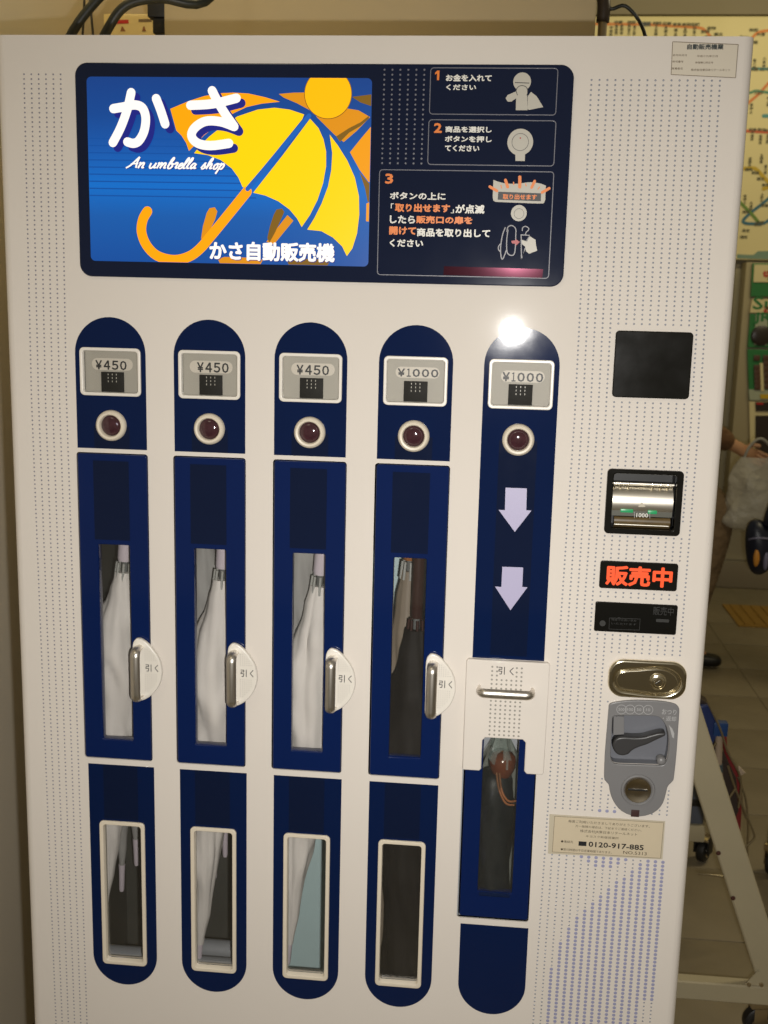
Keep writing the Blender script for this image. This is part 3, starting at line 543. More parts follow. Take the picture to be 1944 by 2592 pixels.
# the centre of a header's button lies where the camera of the photo saw it through the raised ring
for i in range(5):
    h = add("selector_panel", head_me.copy() if i < 4 else head5_me, M['navy_film'], mach, (CX[i], 0, 0))
    if i < 4: add("centre_stripe", stripe_hd.copy(), M['stripe'], h)
    else: prints("centre_stripe", [[(-0.0245, 1.0450), (0.0245, 1.0450), (0.0245, 1.3360), (-0.0245, 1.3360)]], -0.0009, M['stripe'], h)
    add("price_frame", pframe_me.copy() if i else pframe_me, M['white'], h)
    add("price_card", card_me.copy() if i else card_me, M['card'], h)
    add("price_pane", pane_me.copy() if i else pane_me, M['price_glass'], h)
    add("chip", chip_me.copy() if i else chip_me, M['chip'], h)
    add("chip_pins", pins_me.copy() if i else pins_me, M['cream_print'], h)
    tb = tagbox[i]; xb = txtbox[i]
    prints("price_tag", [rrect(tb[0] - CX[i] - tb[2] / 2, tb[0] - CX[i] + tb[2] / 2, tb[1] - tb[3] / 2, tb[1] + tb[3] / 2, tb[3] * 0.48, 6)], 0.0086, M['pill'], h)
    wds = [0.55 if ch == "１" else 1.0 for ch in price[i]]; gapw = 0.22; tot = sum(wds) + gapw * (len(wds) - 1); px_ = xb[0] - CX[i] - xb[2] / 2; its = []
    for ch, w_ in zip(price[i], wds):
        ww = xb[2] * w_ / tot; its.append((ch, (px_ + ww / 2, xb[1], ww, xb[3]))); px_ += ww + xb[2] * gapw / tot
    lettering("price_text", its, 0.0082, M['black_print'], h, bold=0.026)
    add("button_ring", ring_me.copy() if i else ring_me, M['cream_plastic'], h, (-0.0002, 0, 1.3372))
    add("select_button", lens_me.copy() if i else lens_me, M['lens'], h, (-0.0002, 0, 1.3372))
    if i == 4:
        for pts in ([(0.2073, 1.27377), (0.23497, 1.27382), (0.23557, 1.24497), (0.24226, 1.24472), (0.22199, 1.21529), (0.19952, 1.24399), (0.20779, 1.24381)], [(0.20775, 1.16759), (0.23507, 1.16779), (0.23526, 1.14138), (0.24205, 1.14118), (0.22107, 1.10862), (0.19926, 1.14017), (0.20764, 1.14004)]):
            prints("arrow", [[(x - CX[4], zz) for x, zz in pts]], -0.0012, M['lilac_print'], h)

# vend doors with windows, pulls and the word for "pull"
door_me = plate_me([rrect(-HW, HW, BZ[0], BZ[1], 0.0035), rrect(-0.0220, 0.0220, WZ[0], WZ[1], 0.0022, 3)], -0.0030, 0.0120, bevel=0.0014)
dpane_me = plate_me([rrect(-0.0222, 0.0222, WZ[0] - 0.0002, WZ[1] + 0.0002, 0.002, 3)], 0.0015, 0.0030)
dstripe_me = print_me([[(-0.0262, 1.1805), (0.0232, 1.1805), (0.0232, 1.2895), (-0.0262, 1.2895)]], -0.0033)
hp = smooth_loop([(0.0265, 0.9600), (0.0262, 0.9800), (0.0258, 1.0050), (0.0258, 1.0330), (0.0290, 1.0420), (0.0345, 1.0450), (0.0440, 1.0410), (0.0545, 1.0300), (0.0630, 1.0170), (0.0668, 1.0020), (0.0660, 0.9880), (0.0600, 0.9730), (0.0490, 0.9610), (0.0380, 0.9548), (0.0310, 0.9545)], 3)
plate_half = plate_me([hp], -0.0105, -0.0032, bevel=0.0020, res=3)
def pull_me(a0, a1, width, out, thick=0.0040, horizontal=False, rc=0.009, y0=-0.009):
    # flat strap bent to a U: runs from a0 to a1, stands `out` proud
    pts = [(a0, y0)]
    for k in range(7):
        t = R(90 * k / 6); pts.append((a0 + rc - rc * math.cos(t), -out + rc - rc * math.sin(t)))
    for k in range(7):
        t = R(90 * k / 6); pts.append((a1 - rc + rc * math.sin(t), -out + rc - rc * math.cos(t)))
    pts.append((a1, y0)); path = []
    for i, p in enumerate(pts):
        q0, q1 = pts[max(0, i - 1)], pts[min(len(pts) - 1, i + 1)]; d = Vector((q1[0] - q0[0], q1[1] - q0[1])).normalized(); n = Vector((-d.y, d.x))
        if horizontal: path.append((Vector((p[0], p[1], 0)), Vector((0, 0, 1)), Vector((n.x, n.y, 0))))
        else: path.append((Vector((0, p[1], p[0])), Vector((1, 0, 0)), Vector((0, n.y, n.x))))
    w = width / 2; t = thick / 2; c = 0.0012      # bowed outer face, flat inner face
    bow = [(w * math.sin(R(a)) / math.sin(R(62)), t * 0.3 - 1.0 * thick * (math.cos(R(a)) - math.cos(R(62))) / (1 - math.cos(R(62)))) for a in range(-62, 63, 8)]
    return sweep_me(path, bow + [(w, t - c), (w - c, t), (-w + c, t), (-w, t - c)])
bar_me = pull_me(0.9610, 1.0330, 0.0140, 0.0310)
hd = [circ(0.0440 + c * 0.0030, zz, 0.00055, 6) for c in range(6) for zz in [0.9640 + k * 0.0030 for k in range(25)] if not (0.9945 < zz < 1.0130) and ((0.0440 + c * 0.0030 - 0.026) / 0.039) ** 2 + ((zz - 1.0) / 0.041) ** 2 < 0.86]
hd_me = print_me(hd, -0.0108)
for i in range(4):
    d = add("vend_door", door_me.copy() if i else door_me, M['door_blue'], mach, (DX[i], 0, 0))
    add("window_pane", dpane_me.copy() if i else dpane_me, M['glass'], d)
    add("centre_stripe", dstripe_me.copy() if i else dstripe_me, M['stripe'], d)
    add("pull_plate", plate_half.copy() if i else plate_half, M['white'], d)
    add("pull_handle", bar_me.copy() if i else bar_me, M['steel'], d, (0.0356, 0, 0))
    stuff(add("pull_plate_dots", hd_me.copy() if i else hd_me, M['dot_slide'], d))
    lettering("pull_text", [("引", (0.0484, 1.0035, 0.0085, 0.0105)), ("く", (0.0598, 1.0035, 0.0050, 0.0105))], -0.0110, M['black_print'], d, bold=0.006)
# fifth column: low door behind a sliding cover
d5 = plate("vend_door", [rrect(-HW, HW, 0.6585, 0.9420, 0.0035), rrect(-0.0238, 0.0242, 0.6975, 0.9268, 0.0025, 3)], 0.0006, 0.0140, M['door_blue'], mach, bevel=0.0014, loc=(DX[4], 0, 0))
plate("window_pane", [rrect(-0.0238, 0.0242, 0.6975, 0.9268, 0.0025, 3)], 0.0025, 0.0040, M['glass'], d5)
add("window_sill", box_me(-0.0215, 0.0215, -0.0022, 0.0030, 0.6925, 0.6972, 0.0008), M['clear_plastic'], d5)
sl_pts = [(0.1655, 0.8830), (0.1675, 0.8815), (0.1885, 0.8815), (0.1912, 0.8845), (0.1912, 0.9255), (0.1950, 0.9300), (0.2455, 0.9300), (0.2496, 0.9260), (0.2496, 0.8850), (0.2530, 0.8810), (0.2735, 0.8810), (0.2762, 0.8835), (0.2768, 1.0370), (0.2745, 1.0398), (0.1680, 1.0398), (0.1655, 1.0370)]
slide = plate("sliding_cover", [sl_pts], -0.0085, -0.0003, M['body'], mach, bevel=0.0016, res=3)
add("pull_handle", pull_me(0.1838, 0.2552, 0.0125, 0.0270, horizontal=True, y0=-0.006), M['steel'], slide, (0, 0, 0.9990))
lettering("pull_text", [("引", (0.2128, 1.0265, 0.0086, 0.0110)), ("く", (0.2263, 1.0262, 0.0058, 0.0110))], -0.0089, M['black_print'], slide, bold=0.006)
sd = [circ(0.2003 + c * 0.00655, zz, 0.00145, 8) for c in range(7) for zz in [0.9352 + k * 0.00600 for k in range(17)] if not (1.0185 < zz < 1.0345 and 1 < c < 5)]
stuff(prints("cover_dots", sd, -0.0089, M['dot_slide'], slide))

# lower panels
low_me = plate_me([arch(HW, 0.8527, 0.5080, False), rrect(-FW + 0.002, FW - 0.002, FZ[0] + 0.002, FZ[1] - 0.002, 0.004)], -0.0006, -0.0001)
lf_me = plate_me([rrect(-FW, FW, FZ[0], FZ[1], 0.0065), rrect(-FW + 0.0058, FW - 0.0058, FZ[0] + 0.0058, FZ[1] - 0.0058, 0.0040)], -0.0034, 0.0120, bevel=0.0013)
lp_me = plate_me([rrect(-FW + 0.006, FW - 0.006, FZ[0] + 0.006, FZ[1] - 0.006, 0.0040)], 0.0060, 0.0070)
ls_me = print_me([[(-0.0262, 0.7700), (0.0240, 0.7700), (0.0240, 0.8523), (-0.0262, 0.8523)]], -0.0009)
for i in range(4):
    l = add("lower_panel", low_me.copy() if i else low_me, M['navy_film'], mach, (LX[i], 0, 0))
    add("window_frame", lf_me.copy() if i else lf_me, M['cream_plastic'], l)
    add("window_pane", lp_me.copy() if i else lp_me, M['glass'], l)
    add("centre_stripe", ls_me.copy() if i else ls_me, M['stripe'], l)
plate("lower_panel", [arch(HW - 0.0003, 0.6470, 0.5085, False)], -0.0006, -0.0001, M['navy_film'], mach, loc=(LX[4], 0, 0))

# compartments behind the openings
def comp(x0, x1, z0, z1, y1, m, name="compartment"):
    bm = bmesh.new(); t = 0.0015; y0 = 0.0128
    box_bm(bm, x0 - t, x0, y0, y1, z0, z1); box_bm(bm, x1, x1 + t, y0, y1, z0, z1); box_bm(bm, x0 - t, x1 + t, y1, y1 + t, z0, z1)
    box_bm(bm, x0 - t, x1 + t, y0, y1 + t, z0 - t, z0); box_bm(bm, x0 - t, x1 + t, y0, y1 + t, z1, z1 + t)
    return add(name, from_bm(bm), m, mach)
for i in range(4): comp(DX[i] - 0.062, DX[i] + 0.062, 0.34, 1.30, 0.20, M['int_grey'] if i < 2 else M['int_teal'])
comp(DX[4] - 0.050, DX[4] + 0.050, 0.52, 0.98, 0.085, M['int_blue'])
for i in range(5):
    bm = bmesh.new(); a, b = CX[i] - PW, CX[i] + PW
    for q in ((a, a + 0.001, 0.0062, 0.0104, PZ[0], PZ[1]), (b - 0.001, b, 0.0062, 0.0104, PZ[0], PZ[1]), (a, b, 0.0103, 0.0112, PZ[0], PZ[1])): box_bm(bm, *q)
    add("price_recess", from_bm(bm), M['black_matt'], mach)
for i, steps in ((0, ((0.075, 0.518),)), (1, ((0.095, 0.528), (0.055, 0.5245)))):
    for y, zt in steps: add("ledge", tube_me([(LX[i] - 0.060, y, zt - 0.013), (LX[i] + 0.060, y, zt - 0.013)], 0.0150, sub=0), M['sill_grey'], mach)
for x, zz in ((-0.024, 0.722), (-0.021, 0.652), (-0.004, 0.585), (0.066, 1.135), (0.067, 1.075)):
    add("rivet", lathe_me([(0, 0.1965), (0.003, 0.197), (0.0036, 0.1985)], 12), M['rib_dark'], mach, (x + (0.005), 0, zz))
add("seam_strip", box_me(-0.110, 0.010, 0.1975, 0.1995, 0.668, 0.6705), M['int_blue'], mach)

# ---- payment side
disp = plate("amount_display", [rrect(0.3367, 0.4329, 1.3962, 1.4801, 0.0050)], -0.0040, 0.0, M['black_gloss'], mach, bevel=0.0014)
billr = plate("bill_acceptor", [rrect(*BILL, 0.0055), rrect(0.3455, 0.4258, 1.2262, 1.2985, 0.004)], -0.0055, 0.010, M['black_gloss'], mach, bevel=0.0016)
def bill_inside():
    bm = bmesh.new()
    for q in ((0.340, 0.3455, 0.0101, 0.036, 1.222, 1.302), (0.4258, 0.431, 0.0101, 0.036, 1.222, 1.302), (0.340, 0.431, 0.034, 0.036, 1.222, 1.302), (0.340, 0.431, 0.0101, 0.036, 1.2985, 1.302), (0.340, 0.431, 0.0101, 0.036, 1.222, 1.2262)): box_bm(bm, *q)
    return from_bm(bm)
add("bill_recess", bill_inside(), M['black_matt'], billr)
def roller(x0, x1, zc, yc, r, a0, a1, n=14):
    bm = bmesh.new(); A = []; B = []
    for i in range(n + 1):
        t = R(a0 + (a1 - a0) * i / n); A.append(bm.verts.new((x0, yc - r * math.cos(t), zc + r * math.sin(t)))); B.append(bm.verts.new((x1, yc - r * math.cos(t), zc + r * math.sin(t))))
    for i in range(n): bm.faces.new((A[i], B[i], B[i + 1], A[i + 1]))
    return from_bm(bm, 80)
add("bill_guide", roller(0.3462, 0.4236, 1.2605, 0.0225, 0.0225, -34, 62), M['satin'], billr)
for k, x in enumerate((0.3478, 0.3562, 0.3658, 0.3965, 0.4068, 0.4160)):
    add("guide_rib", box_me(x - 0.0009, x + 0.0009, 0.001, 0.0150, 1.2790, 1.2860, 0.0007), M['chrome'], billr)
add("guide_rod", tube_me([(0.3462, 0.010, 1.2838), (0.4245, 0.010, 1.2838)], 0.0026, sub=0), M['satin'], billr)
add("green_light", box_me(0.3575, 0.3735, 0.0012, 0.0030, 1.2468, 1.2510, 0.0006), M['green_led'], billr)
add("green_light", box_me(0.3925, 0.4040, 0.0012, 0.0030, 1.2462, 1.2504, 0.0006), M['green_led'], billr)
plate("note_value_plate", [rrect(0.3462, 0.4236, 1.2420, 1.2525, 0.001, 2)], 0.0032, 0.0050, mat("smoked_note_plate", (0.11, 0.11, 0.09), 0.3), billr)
lettering("note_value_text", [("1000", (0.38528, 1.24418, 0.01483, 0.00552))], 0.0006, M['white_print'], billr, bold=0.012)
prints("note_value_frame", [stroke([(0.37497, 1.24817), (0.37573, 1.24001)], 0.0005, False), stroke([(0.39468, 1.24899), (0.39527, 1.24026)], 0.0005, False)], 0.0006, M['print_light'], billr)
prints("note_arrow", [[(0.37926, 1.25513), (0.38356, 1.26184), (0.38872, 1.25553)]], -0.0003, mat("pale_arrow_ink", (0.55, 0.50, 0.40), 0.4), billr)
add("note_tray", roller(0.3500, 0.4220, 1.2345, 0.012, 0.0095, -55, 40, 8), mat("brown_note_tray", (0.10, 0.065, 0.022), 0.35, var=0.5, vscale=90), billr)
add("note_lip", tube_me([(0.3500, 0.0015, 1.2308), (0.4200, 0.0015, 1.2308)], 0.0012, sub=0), M['satin'], billr)
led = plate("sales_lamp", [rrect(0.3352, 0.4356, 1.1453, 1.1824, 0.0035)], -0.0038, 0.0, M['black_gloss'], mach, bevel=0.0012)
lettering("sales_lamp_text", [("販売中", (0.38588, 1.16341, 0.08607, 0.02717))], -0.0041, M['led'], led, bold=0.020)
ic = plate("card_reader", [rrect(0.3321, 0.4389, 1.0861, 1.1266, 0.0025)], -0.0030, 0.0, M['black_gloss'], mach, bevel=0.0009)
prints("reader_mark", [circ(*[(0.34286, 1.09746)][0], 0.0040, 20), rrect(*[0.4118, 0.4288, 1.1030, 1.1072], 0.0015, 3)], -0.0033, M['faint_print'], ic)
plate("reader_frame", [[(0.35104, 1.10555), (0.39136, 1.10619), (0.39159, 1.0904), (0.35143, 1.08981)], [(0.35156, 1.10498), (0.39091, 1.10566), (0.39108, 1.09088), (0.35188, 1.09035)]], -0.0034, -0.0032, M['faint_print'], ic)
for t, b in (("販売中", (0.42052, 1.11801, 0.02634, 0.01137)), ("現金でお買い求め", (0.37022, 1.10335, 0.0326, 0.00311)), ("いただけます", (0.37055, 1.09806, 0.03262, 0.00269))): lettering("reader_text", [(t, b)], -0.0033, M['faint_print'], ic, bold=0.0)

lock = plate("lock_plate", [rrect(0.3543, 0.4571, 0.9973, 1.0503, 0.0200, 8), smooth_loop([(0.36311, 1.02147), (0.36564, 1.03096), (0.37315, 1.03489), (0.39054, 1.0373), (0.4109, 1.04064), (0.42218, 1.04094), (0.43258, 1.03891), (0.44323, 1.03318), (0.44841, 1.02528), (0.44845, 1.01761), (0.44384, 1.0102), (0.43494, 1.00528), (0.42475, 1.00358), (0.40825, 1.00349), (0.38951, 1.00537), (0.37282, 1.00715), (0.36572, 1.0128)], 3)], -0.0072, 0.0, M['chrome'], mach, bevel=0.0036, res=4)
plate("lock_dish", [rrect(0.3600, 0.4520, 1.0020, 1.0460, 0.018, 8)], -0.0012, -0.0002, M['chrome'], lock)
plate("lock_handle", [smooth_loop([(0.36573, 1.02107), (0.3678, 1.02943), (0.37429, 1.03309), (0.39068, 1.03512), (0.41107, 1.03813), (0.42234, 1.03855), (0.43171, 1.03668), (0.4408, 1.0314), (0.44539, 1.02455), (0.44531, 1.01852), (0.44164, 1.01227), (0.43374, 1.00763), (0.42459, 1.00599), (0.40808, 1.0059), (0.38937, 1.00756), (0.37371, 1.00941), (0.36772, 1.01402)], 3)], -0.0048, -0.0014, M['chrome'], lock, bevel=0.0012, res=3)
kc = [(0.41992, 1.02144)][0]
add("key_cylinder", lathe_me([(0.0, -0.0105), (0.0052, -0.0104), (0.0062, -0.0090), (0.0085, -0.0086), (0.0092, -0.0098), (0.0104, -0.0094), (0.0112, -0.0060), (0.0114, -0.0030)], 36), M['chrome'], lock, (kc[0], 0, kc[1]))
add("key_slot", box_me(-0.0034, 0.0034, -0.0109, -0.0103, -0.0007, 0.0007), M['black_matt'], lock, (kc[0] - 0.001, 0, kc[1] + 0.001), (0, R(-35), 0))

coin = plate("coin_unit", [smooth_loop(coin_out, 2), recess], -0.0045, 0.0, M['coin_grey'], mach, bevel=0.0012)
rc_hw = [(x, zz) for x, zz in recess]
def well(loop, y0, y1):
    bm = bmesh.new(); a = [bm.verts.new((x, y0, zz)) for x, zz in loop]; b = [bm.verts.new((x, y1, zz)) for x, zz in loop]; n = len(loop)
    for i in range(n): bm.faces.new((a[i], a[(i + 1) % n], b[(i + 1) % n], b[i]))
    me = from_bm(bm, 60); bm = bmesh.new(); bm.from_mesh(me); flat_bm(bm, loop, y1); return from_bm(bm, 40)
add("lever_recess", well([(0.4035 + (x - 0.4035) * 0.995, 0.939 + (zz - 0.939) * 0.995) for x, zz in recess], 0.0002, 0.0150), M['coin_recess'], coin)
plate("recess_block", [[(0.36537, 0.96786), (0.37939, 0.96872), (0.381, 0.94311), (0.36649, 0.94107)]], -0.0006, 0.0148, M['coin_grey'], coin, bevel=0.0006)
lev = smooth_loop([(0.36634, 0.92644), (0.36739, 0.93495), (0.37231, 0.94009), (0.38107, 0.94199), (0.39361, 0.94189), (0.40602, 0.94334), (0.41618, 0.947), (0.42634, 0.95043), (0.4341, 0.95069), (0.43438, 0.94669), (0.42991, 0.94373), (0.42093, 0.93835), (0.41091, 0.93244), (0.40077, 0.92808), (0.39273, 0.92307), (0.38736, 0.91708), (0.37965, 0.91466), (0.37163, 0.91719)], 3)
plate("return_lever", [lev], -0.0065, 0.0110, M['lever'], coin, bevel=0.0028, res=4)
kn = [(0.40374, 0.86654)][0]
add("coin_knob_rim", lathe_me([(0.0178, -0.0040), (0.0186, -0.0062), (0.0202, -0.0072), (0.0220, -0.0068), (0.0232, -0.0042)], 44, cap=False), M['coin_grey'], coin, (kn[0], 0, kn[1]))
add("coin_knob", lathe_me([(0.0, -0.0062), (0.0060, -0.0060), (0.0110, -0.0062), (0.0150, -0.0072), (0.0172, -0.0076), (0.0180, -0.0046)], 44), M['knob_metal'], coin, (kn[0], 0, kn[1]))
add("coin_slot", box_me(-0.0130, 0.0130, -0.0079, -0.0058, -0.0010, 0.0010, 0.0004), M['black_matt'], coin, (kn[0] - 0.0005, 0, kn[1] + 0.0010))
add("reject_button", lathe_me([(0, -0.0075), (0.003, -0.0072), (0.0052, -0.0056), (0.0062, -0.0030), (0.0062, 0.004)], 24), M['coin_grey'], coin, ([(0.43225, 0.90985)][0][0], 0, [(0.43225, 0.90985)][0][1]))
cc = [(0.37473, 0.9799), (0.38613, 0.98048), (0.39783, 0.98096), (0.40972, 0.98146)]
for k, (x, zz) in enumerate(cc):
    plate("coin_symbol", [circ(x, zz, 0.0066, 28), circ(x, zz, 0.0060, 28)], -0.0049 - k * 0.00003, -0.0047, M['print_light'], coin)
lettering("coin_text", [(t, (cc[k][0], cc[k][1], w, 0.0040)) for k, (t, w) in enumerate((("500", 0.0080), ("100", 0.0080), ("50", 0.0058), ("10", 0.0056)))] + [("おつり", (0.43748, 0.98003, 0.01902, 0.00767)), ("・返却", (0.43839, 0.97077, 0.0175, 0.00686))], -0.0047, M['print_light'], coin, bold=0.006)
prints("turn_mark", [[(0.43817, 0.96209), (0.44298, 0.95704), (0.44623, 0.95056), (0.44633, 0.94331), (0.44384, 0.94483), (0.44115, 0.95359)]], -0.0048, M['print_light'], coin)
add("inspection_tag", box_me(-0.0055, 0.0055, -0.0056, -0.0045, -0.0050, 0.0050, 0.0003), mat("red_inspection_tag", (0.055, 0.026, 0.026), 0.4), coin, ([(0.40225, 0.83262)][0][0], 0, [(0.40225, 0.83262)][0][1]))

# ---- stickers
q = [(0.29454, 0.81937), (0.44172, 0.82026), (0.4411, 0.76801), (0.29405, 0.76637)]
qf = [(0.28746, 0.82142), (0.4437, 0.82213), (0.44388, 0.76624), (0.28828, 0.763)]
stk = plate("notice_sticker", [qf], -0.0016, -0.0010, M['sticker_film'], mach)
prints("sticker_paper", [q], -0.0019, M['sticker'], stk)
bor = [(q[i], q[(i + 1) % 4]) for i in range(4)]
prints("sticker_border", [stroke(list(b), 0.0005, False) for b in bor], -0.0022, M['brown_line'], stk)
lettering("sticker_text", [("毎度ご利用いただきましてありがとうございます。", (0.36856, 0.81363, 0.11017, 0.00415)), ("万一故障の場合は、下記までご連絡ください。", (0.36817, 0.80705, 0.08959, 0.00356)), ("株式会社JR東日本リテールネット", (0.36885, 0.80013, 0.07745, 0.00496)), ("キヨスク新宿営業所", (0.36074, 0.79313, 0.04465, 0.00347)), ("●連絡先", (0.31337, 0.78306, 0.0166, 0.0039)), ("●受付時間は平日営業時間であります。", (0.34007, 0.77133, 0.06946, 0.00377)), ("NO.5313", (0.40623, 0.77299, 0.03178, 0.00459))], -0.0022, mat("brown_black_ink", (0.075, 0.055, 0.035), 0.5), stk, bold=0.0)
lettering("sticker_phone_text", [("0120-917-885", (0.38011, 0.78167, 0.07475, 0.00782))], -0.0022, M['black_print'], stk, bold=0.022)
prints("phone_mark", [[(0.32911, 0.7848), (0.33983, 0.78489), (0.33988, 0.77834), (0.32916, 0.77825)]], -0.0022, M['black_print'], stk)
q = [(0.38282, 1.82355), (0.45992, 1.82061), (0.4599, 1.7829), (0.3836, 1.78621)]
stk2 = plate("certificate_sticker", [q], -0.0008, -0.0001, M['sticker_body'], mach)
prints("sticker_border", [stroke([q[i], q[(i + 1) % 4]], 0.0007, False) for i in range(4)], -0.0011, M['brown_line'], stk2)
lettering("certificate_title", [("自動販売機業", (0.42169, 1.8179, 0.04263, 0.00636))], -0.0011, mat("green_black_ink", (0.03, 0.04, 0.04), 0.5), stk2, bold=0.02)
lettering("certificate_text", [("許可年月日", (0.39229, 1.80833, 0.01627, 0.00237)), ("平成十九年三月", (0.42471, 1.80735, 0.02433, 0.00251)), ("許可番号", (0.39065, 1.80099, 0.01282, 0.00254)), ("新宿第〇四五号", (0.42172, 1.80002, 0.02097, 0.00232)), ("営業者名", (0.39031, 1.79313, 0.0129, 0.00261)), ("株式会社東日本リテールネット", (0.42976, 1.7917, 0.04626, 0.00277))], -0.0011, M['brown_line'], stk2, bold=0.008)

# ================================================================== UMBRELLAS IN THE COLUMNS
def umbrella(name, tip, top, length, rmax, m, handle_m, handle_len, label, group=None, hr=0.0105, tips_m=None, seed=0, dark=False, twist=2.2):
    """closed umbrella standing on its tip: tip and top give the axis, `length` is the canopy"""
    rnd = random.Random(seed)
    tip = Vector(tip); top = Vector(top); ax = (top - tip).normalized()
    root = empty(name, tuple(tip), label, "umbrella", group); root.rotation_euler = ax.to_track_quat('Z', 'Y').to_euler()
    n = 72; rows = 46; bm = bmesh.new(); rings = []
    for k in range(rows + 1):
        t = k / rows
        prof = [(0, 0.005), (0.10, 0.010), (0.3, 0.0185), (0.55, 0.0262), (0.78, 0.0290), (0.86, 0.0255), (0.94, 0.0165), (1.0, 0.0105)]
        for (a, ra), (b, rb) in zip(prof, prof[1:]):
            if a <= t <= b: u = (t - a) / (b - a); u = u * u * (3 - 2 * u); r = ra + (rb - ra) * u; break
        r *= rmax / 0.029
        rg = []
        for i in range(n):
            a = 2 * math.pi * i / n
            fold = 0.20 * (abs(math.sin(2 * (a + twist * t * 2.0) + 0.6 * math.sin(7 * t + seed))) ** 0.6) - 0.13 + 0.06 * abs(math.sin(5 * (a + twist * t) + seed))
            wr = 0.075 * math.sin(2 * a + 26 * t + seed) + 0.04 * math.sin(41 * t + 3 * a + 2 * seed) + 0.035 * math.sin(5 * a - 19 * t + seed) * math.sin(9 * t + seed) + 0.16 * max(0, math.sin(a + 13 * t + seed)) ** 10 + 0.13 * max(0, math.sin(a - 9 * t + 2.1 * seed)) ** 12
            amp = min(1, 4 * t) * (1 if t < 0.9 else 0.5)
            rr = r * (1 + (fold + wr) * amp)
            rg.append(bm.verts.new((rr * math.cos(a), rr * math.sin(a), 0.035 + t * length)))
        rings.append(rg)
    for a, b in zip(rings, rings[1:]):
        for i in range(n): bm.faces.new((a[i], a[(i + 1) % n], b[(i + 1) % n], b[i]))
    bm.faces.new(rings[-1]); add("canopy", from_bm(bm, 60), m, root)
    add("ferrule", lathe_me([(0.0032, 0.0), (0.0042, 0.004), (0.0046, 0.03), (0.0052, 0.045)], 16, 'z'), handle_m, root)
    ztop = 0.035 + length
    k8 = []
    for j in range(8):
        a = 2 * math.pi * j / 8 + 0.2
        p0 = (0.0125 * math.cos(a), 0.0125 * math.sin(a), ztop - 0.012); p1 = (0.0105 * math.cos(a), 0.0105 * math.sin(a), ztop + 0.014)
        add("rib_tip", tube_me([p0, p1], 0.0021, sub=0, res=2), tips_m or M['rib_tip'], root)
    add("shaft", tube_me([(0, 0, ztop - 0.02), (0, 0, ztop + 0.03)], 0.0048, sub=0, res=3), M['rib_dark'], root)
    add("handle", lathe_me([(hr * 0.9, ztop + 0.016), (hr, ztop + 0.020), (hr * 0.97, ztop + 0.016 + handle_len * 0.6), (hr * 0.92, ztop + 0.016 + handle_len), (hr * 0.5, ztop + 0.020 + handle_len)], 28, 'z'), handle_m, root)
    return root
UMB = "closed umbrellas standing in the machine's columns"
U = lambda tip, top, **k: umbrella("white_umbrella", tip, top, **k)
P0 = [(-0.37001, 0.57087)][0]; P1 = [(-0.32685, 1.11906)][0]
U((P0[0], .055, P0[1]), (P1[0], .055, P1[1]), length=P1[1] - P0[1] - 0.030, rmax=0.0330, m=M['umb_white'], handle_m=M['umb_handle'], handle_len=0.11, label="white umbrella behind the leftmost vend door, alone at the front of its column", group=UMB, seed=1)
P0 = [(-0.22253, 0.51398)][0]; P1 = [(-0.18448, 1.11434)][0]
U((P0[0], .055, P0[1]), (P1[0], .055, P1[1]), length=P1[1] - P0[1] - 0.030, rmax=0.0345, m=M['umb_white'], handle_m=M['umb_handle'], handle_len=0.11, label="front white umbrella behind the second vend door from the left", group=UMB, seed=2, twist=1.4)
P0 = [(-0.0858, 0.52579)][0]; P1 = [(-0.04542, 1.11191)][0]
U((P0[0], .055, P0[1]), (P1[0], .055, P1[1]), length=P1[1] - P0[1] - 0.030, rmax=0.0330, m=M['umb_white'], handle_m=M['umb_handle'], handle_len=0.11, label="front white umbrella behind the third vend door, pale teal steel beside its tip", group=UMB, seed=3, twist=1.0)
P0 = [(-0.35974, 0.59305)][0]; P1 = [(-0.34259, 1.13609)][0]
U((P0[0], .110, P0[1]), (P1[0], .110, P1[1]), length=0.46, rmax=0.021, m=M['umb_grey'], handle_m=M['umb_handle'], handle_len=0.07, label="grey translucent umbrella behind the leftmost white one, pale tip hanging in the lower window", group=UMB, seed=4)
P0 = [(-0.34315, 0.62448)][0]; P1 = [(-0.34864, 1.13023)][0]
U((P0[0], .135, P0[1]), (P1[0], .135, P1[1]), length=0.40, rmax=0.020, m=M['umb_grey'], handle_m=M['umb_handle'], handle_len=0.07, label="rear umbrella in the leftmost column, its lilac tip at the lower window's upper right", group=UMB, seed=5)
P0 = [(-0.21138, 0.62669)][0]; P1 = [(-0.2269, 1.20025)][0]
U((P0[0], .110, P0[1]), (P1[0], .110, P1[1]), length=0.52, rmax=0.027, m=M['umb_grey'], handle_m=M['umb_handle'], handle_len=0.07, label="grey translucent umbrella leaning left behind the second column's white umbrella", group=UMB, seed=6)
P0 = [(-0.20176, 0.64733)][0]; P1 = [(-0.20645, 1.12353)][0]
U((P0[0], .140, P0[1]), (P1[0], .140, P1[1]), length=0.40, rmax=0.018, m=M['umb_grey'], handle_m=M['umb_handle'], handle_len=0.07, label="rear umbrella in the second column from the left, lilac tip in the lower window", group=UMB, seed=7)
P0 = [(-0.09078, 0.65049)][0]; P1 = [(-0.07828, 1.21229)][0]
U((P0[0], .110, P0[1]), (P1[0], .110, P1[1]), length=0.53, rmax=0.029, m=M['umb_grey'], handle_m=M['umb_handle'], handle_len=0.08, label="grey translucent umbrella to the left behind the third column's white umbrella", group=UMB, seed=8)
P0 = [(0.08479, 0.30743)][0]; P1 = [(0.09256, 1.05464)][0]
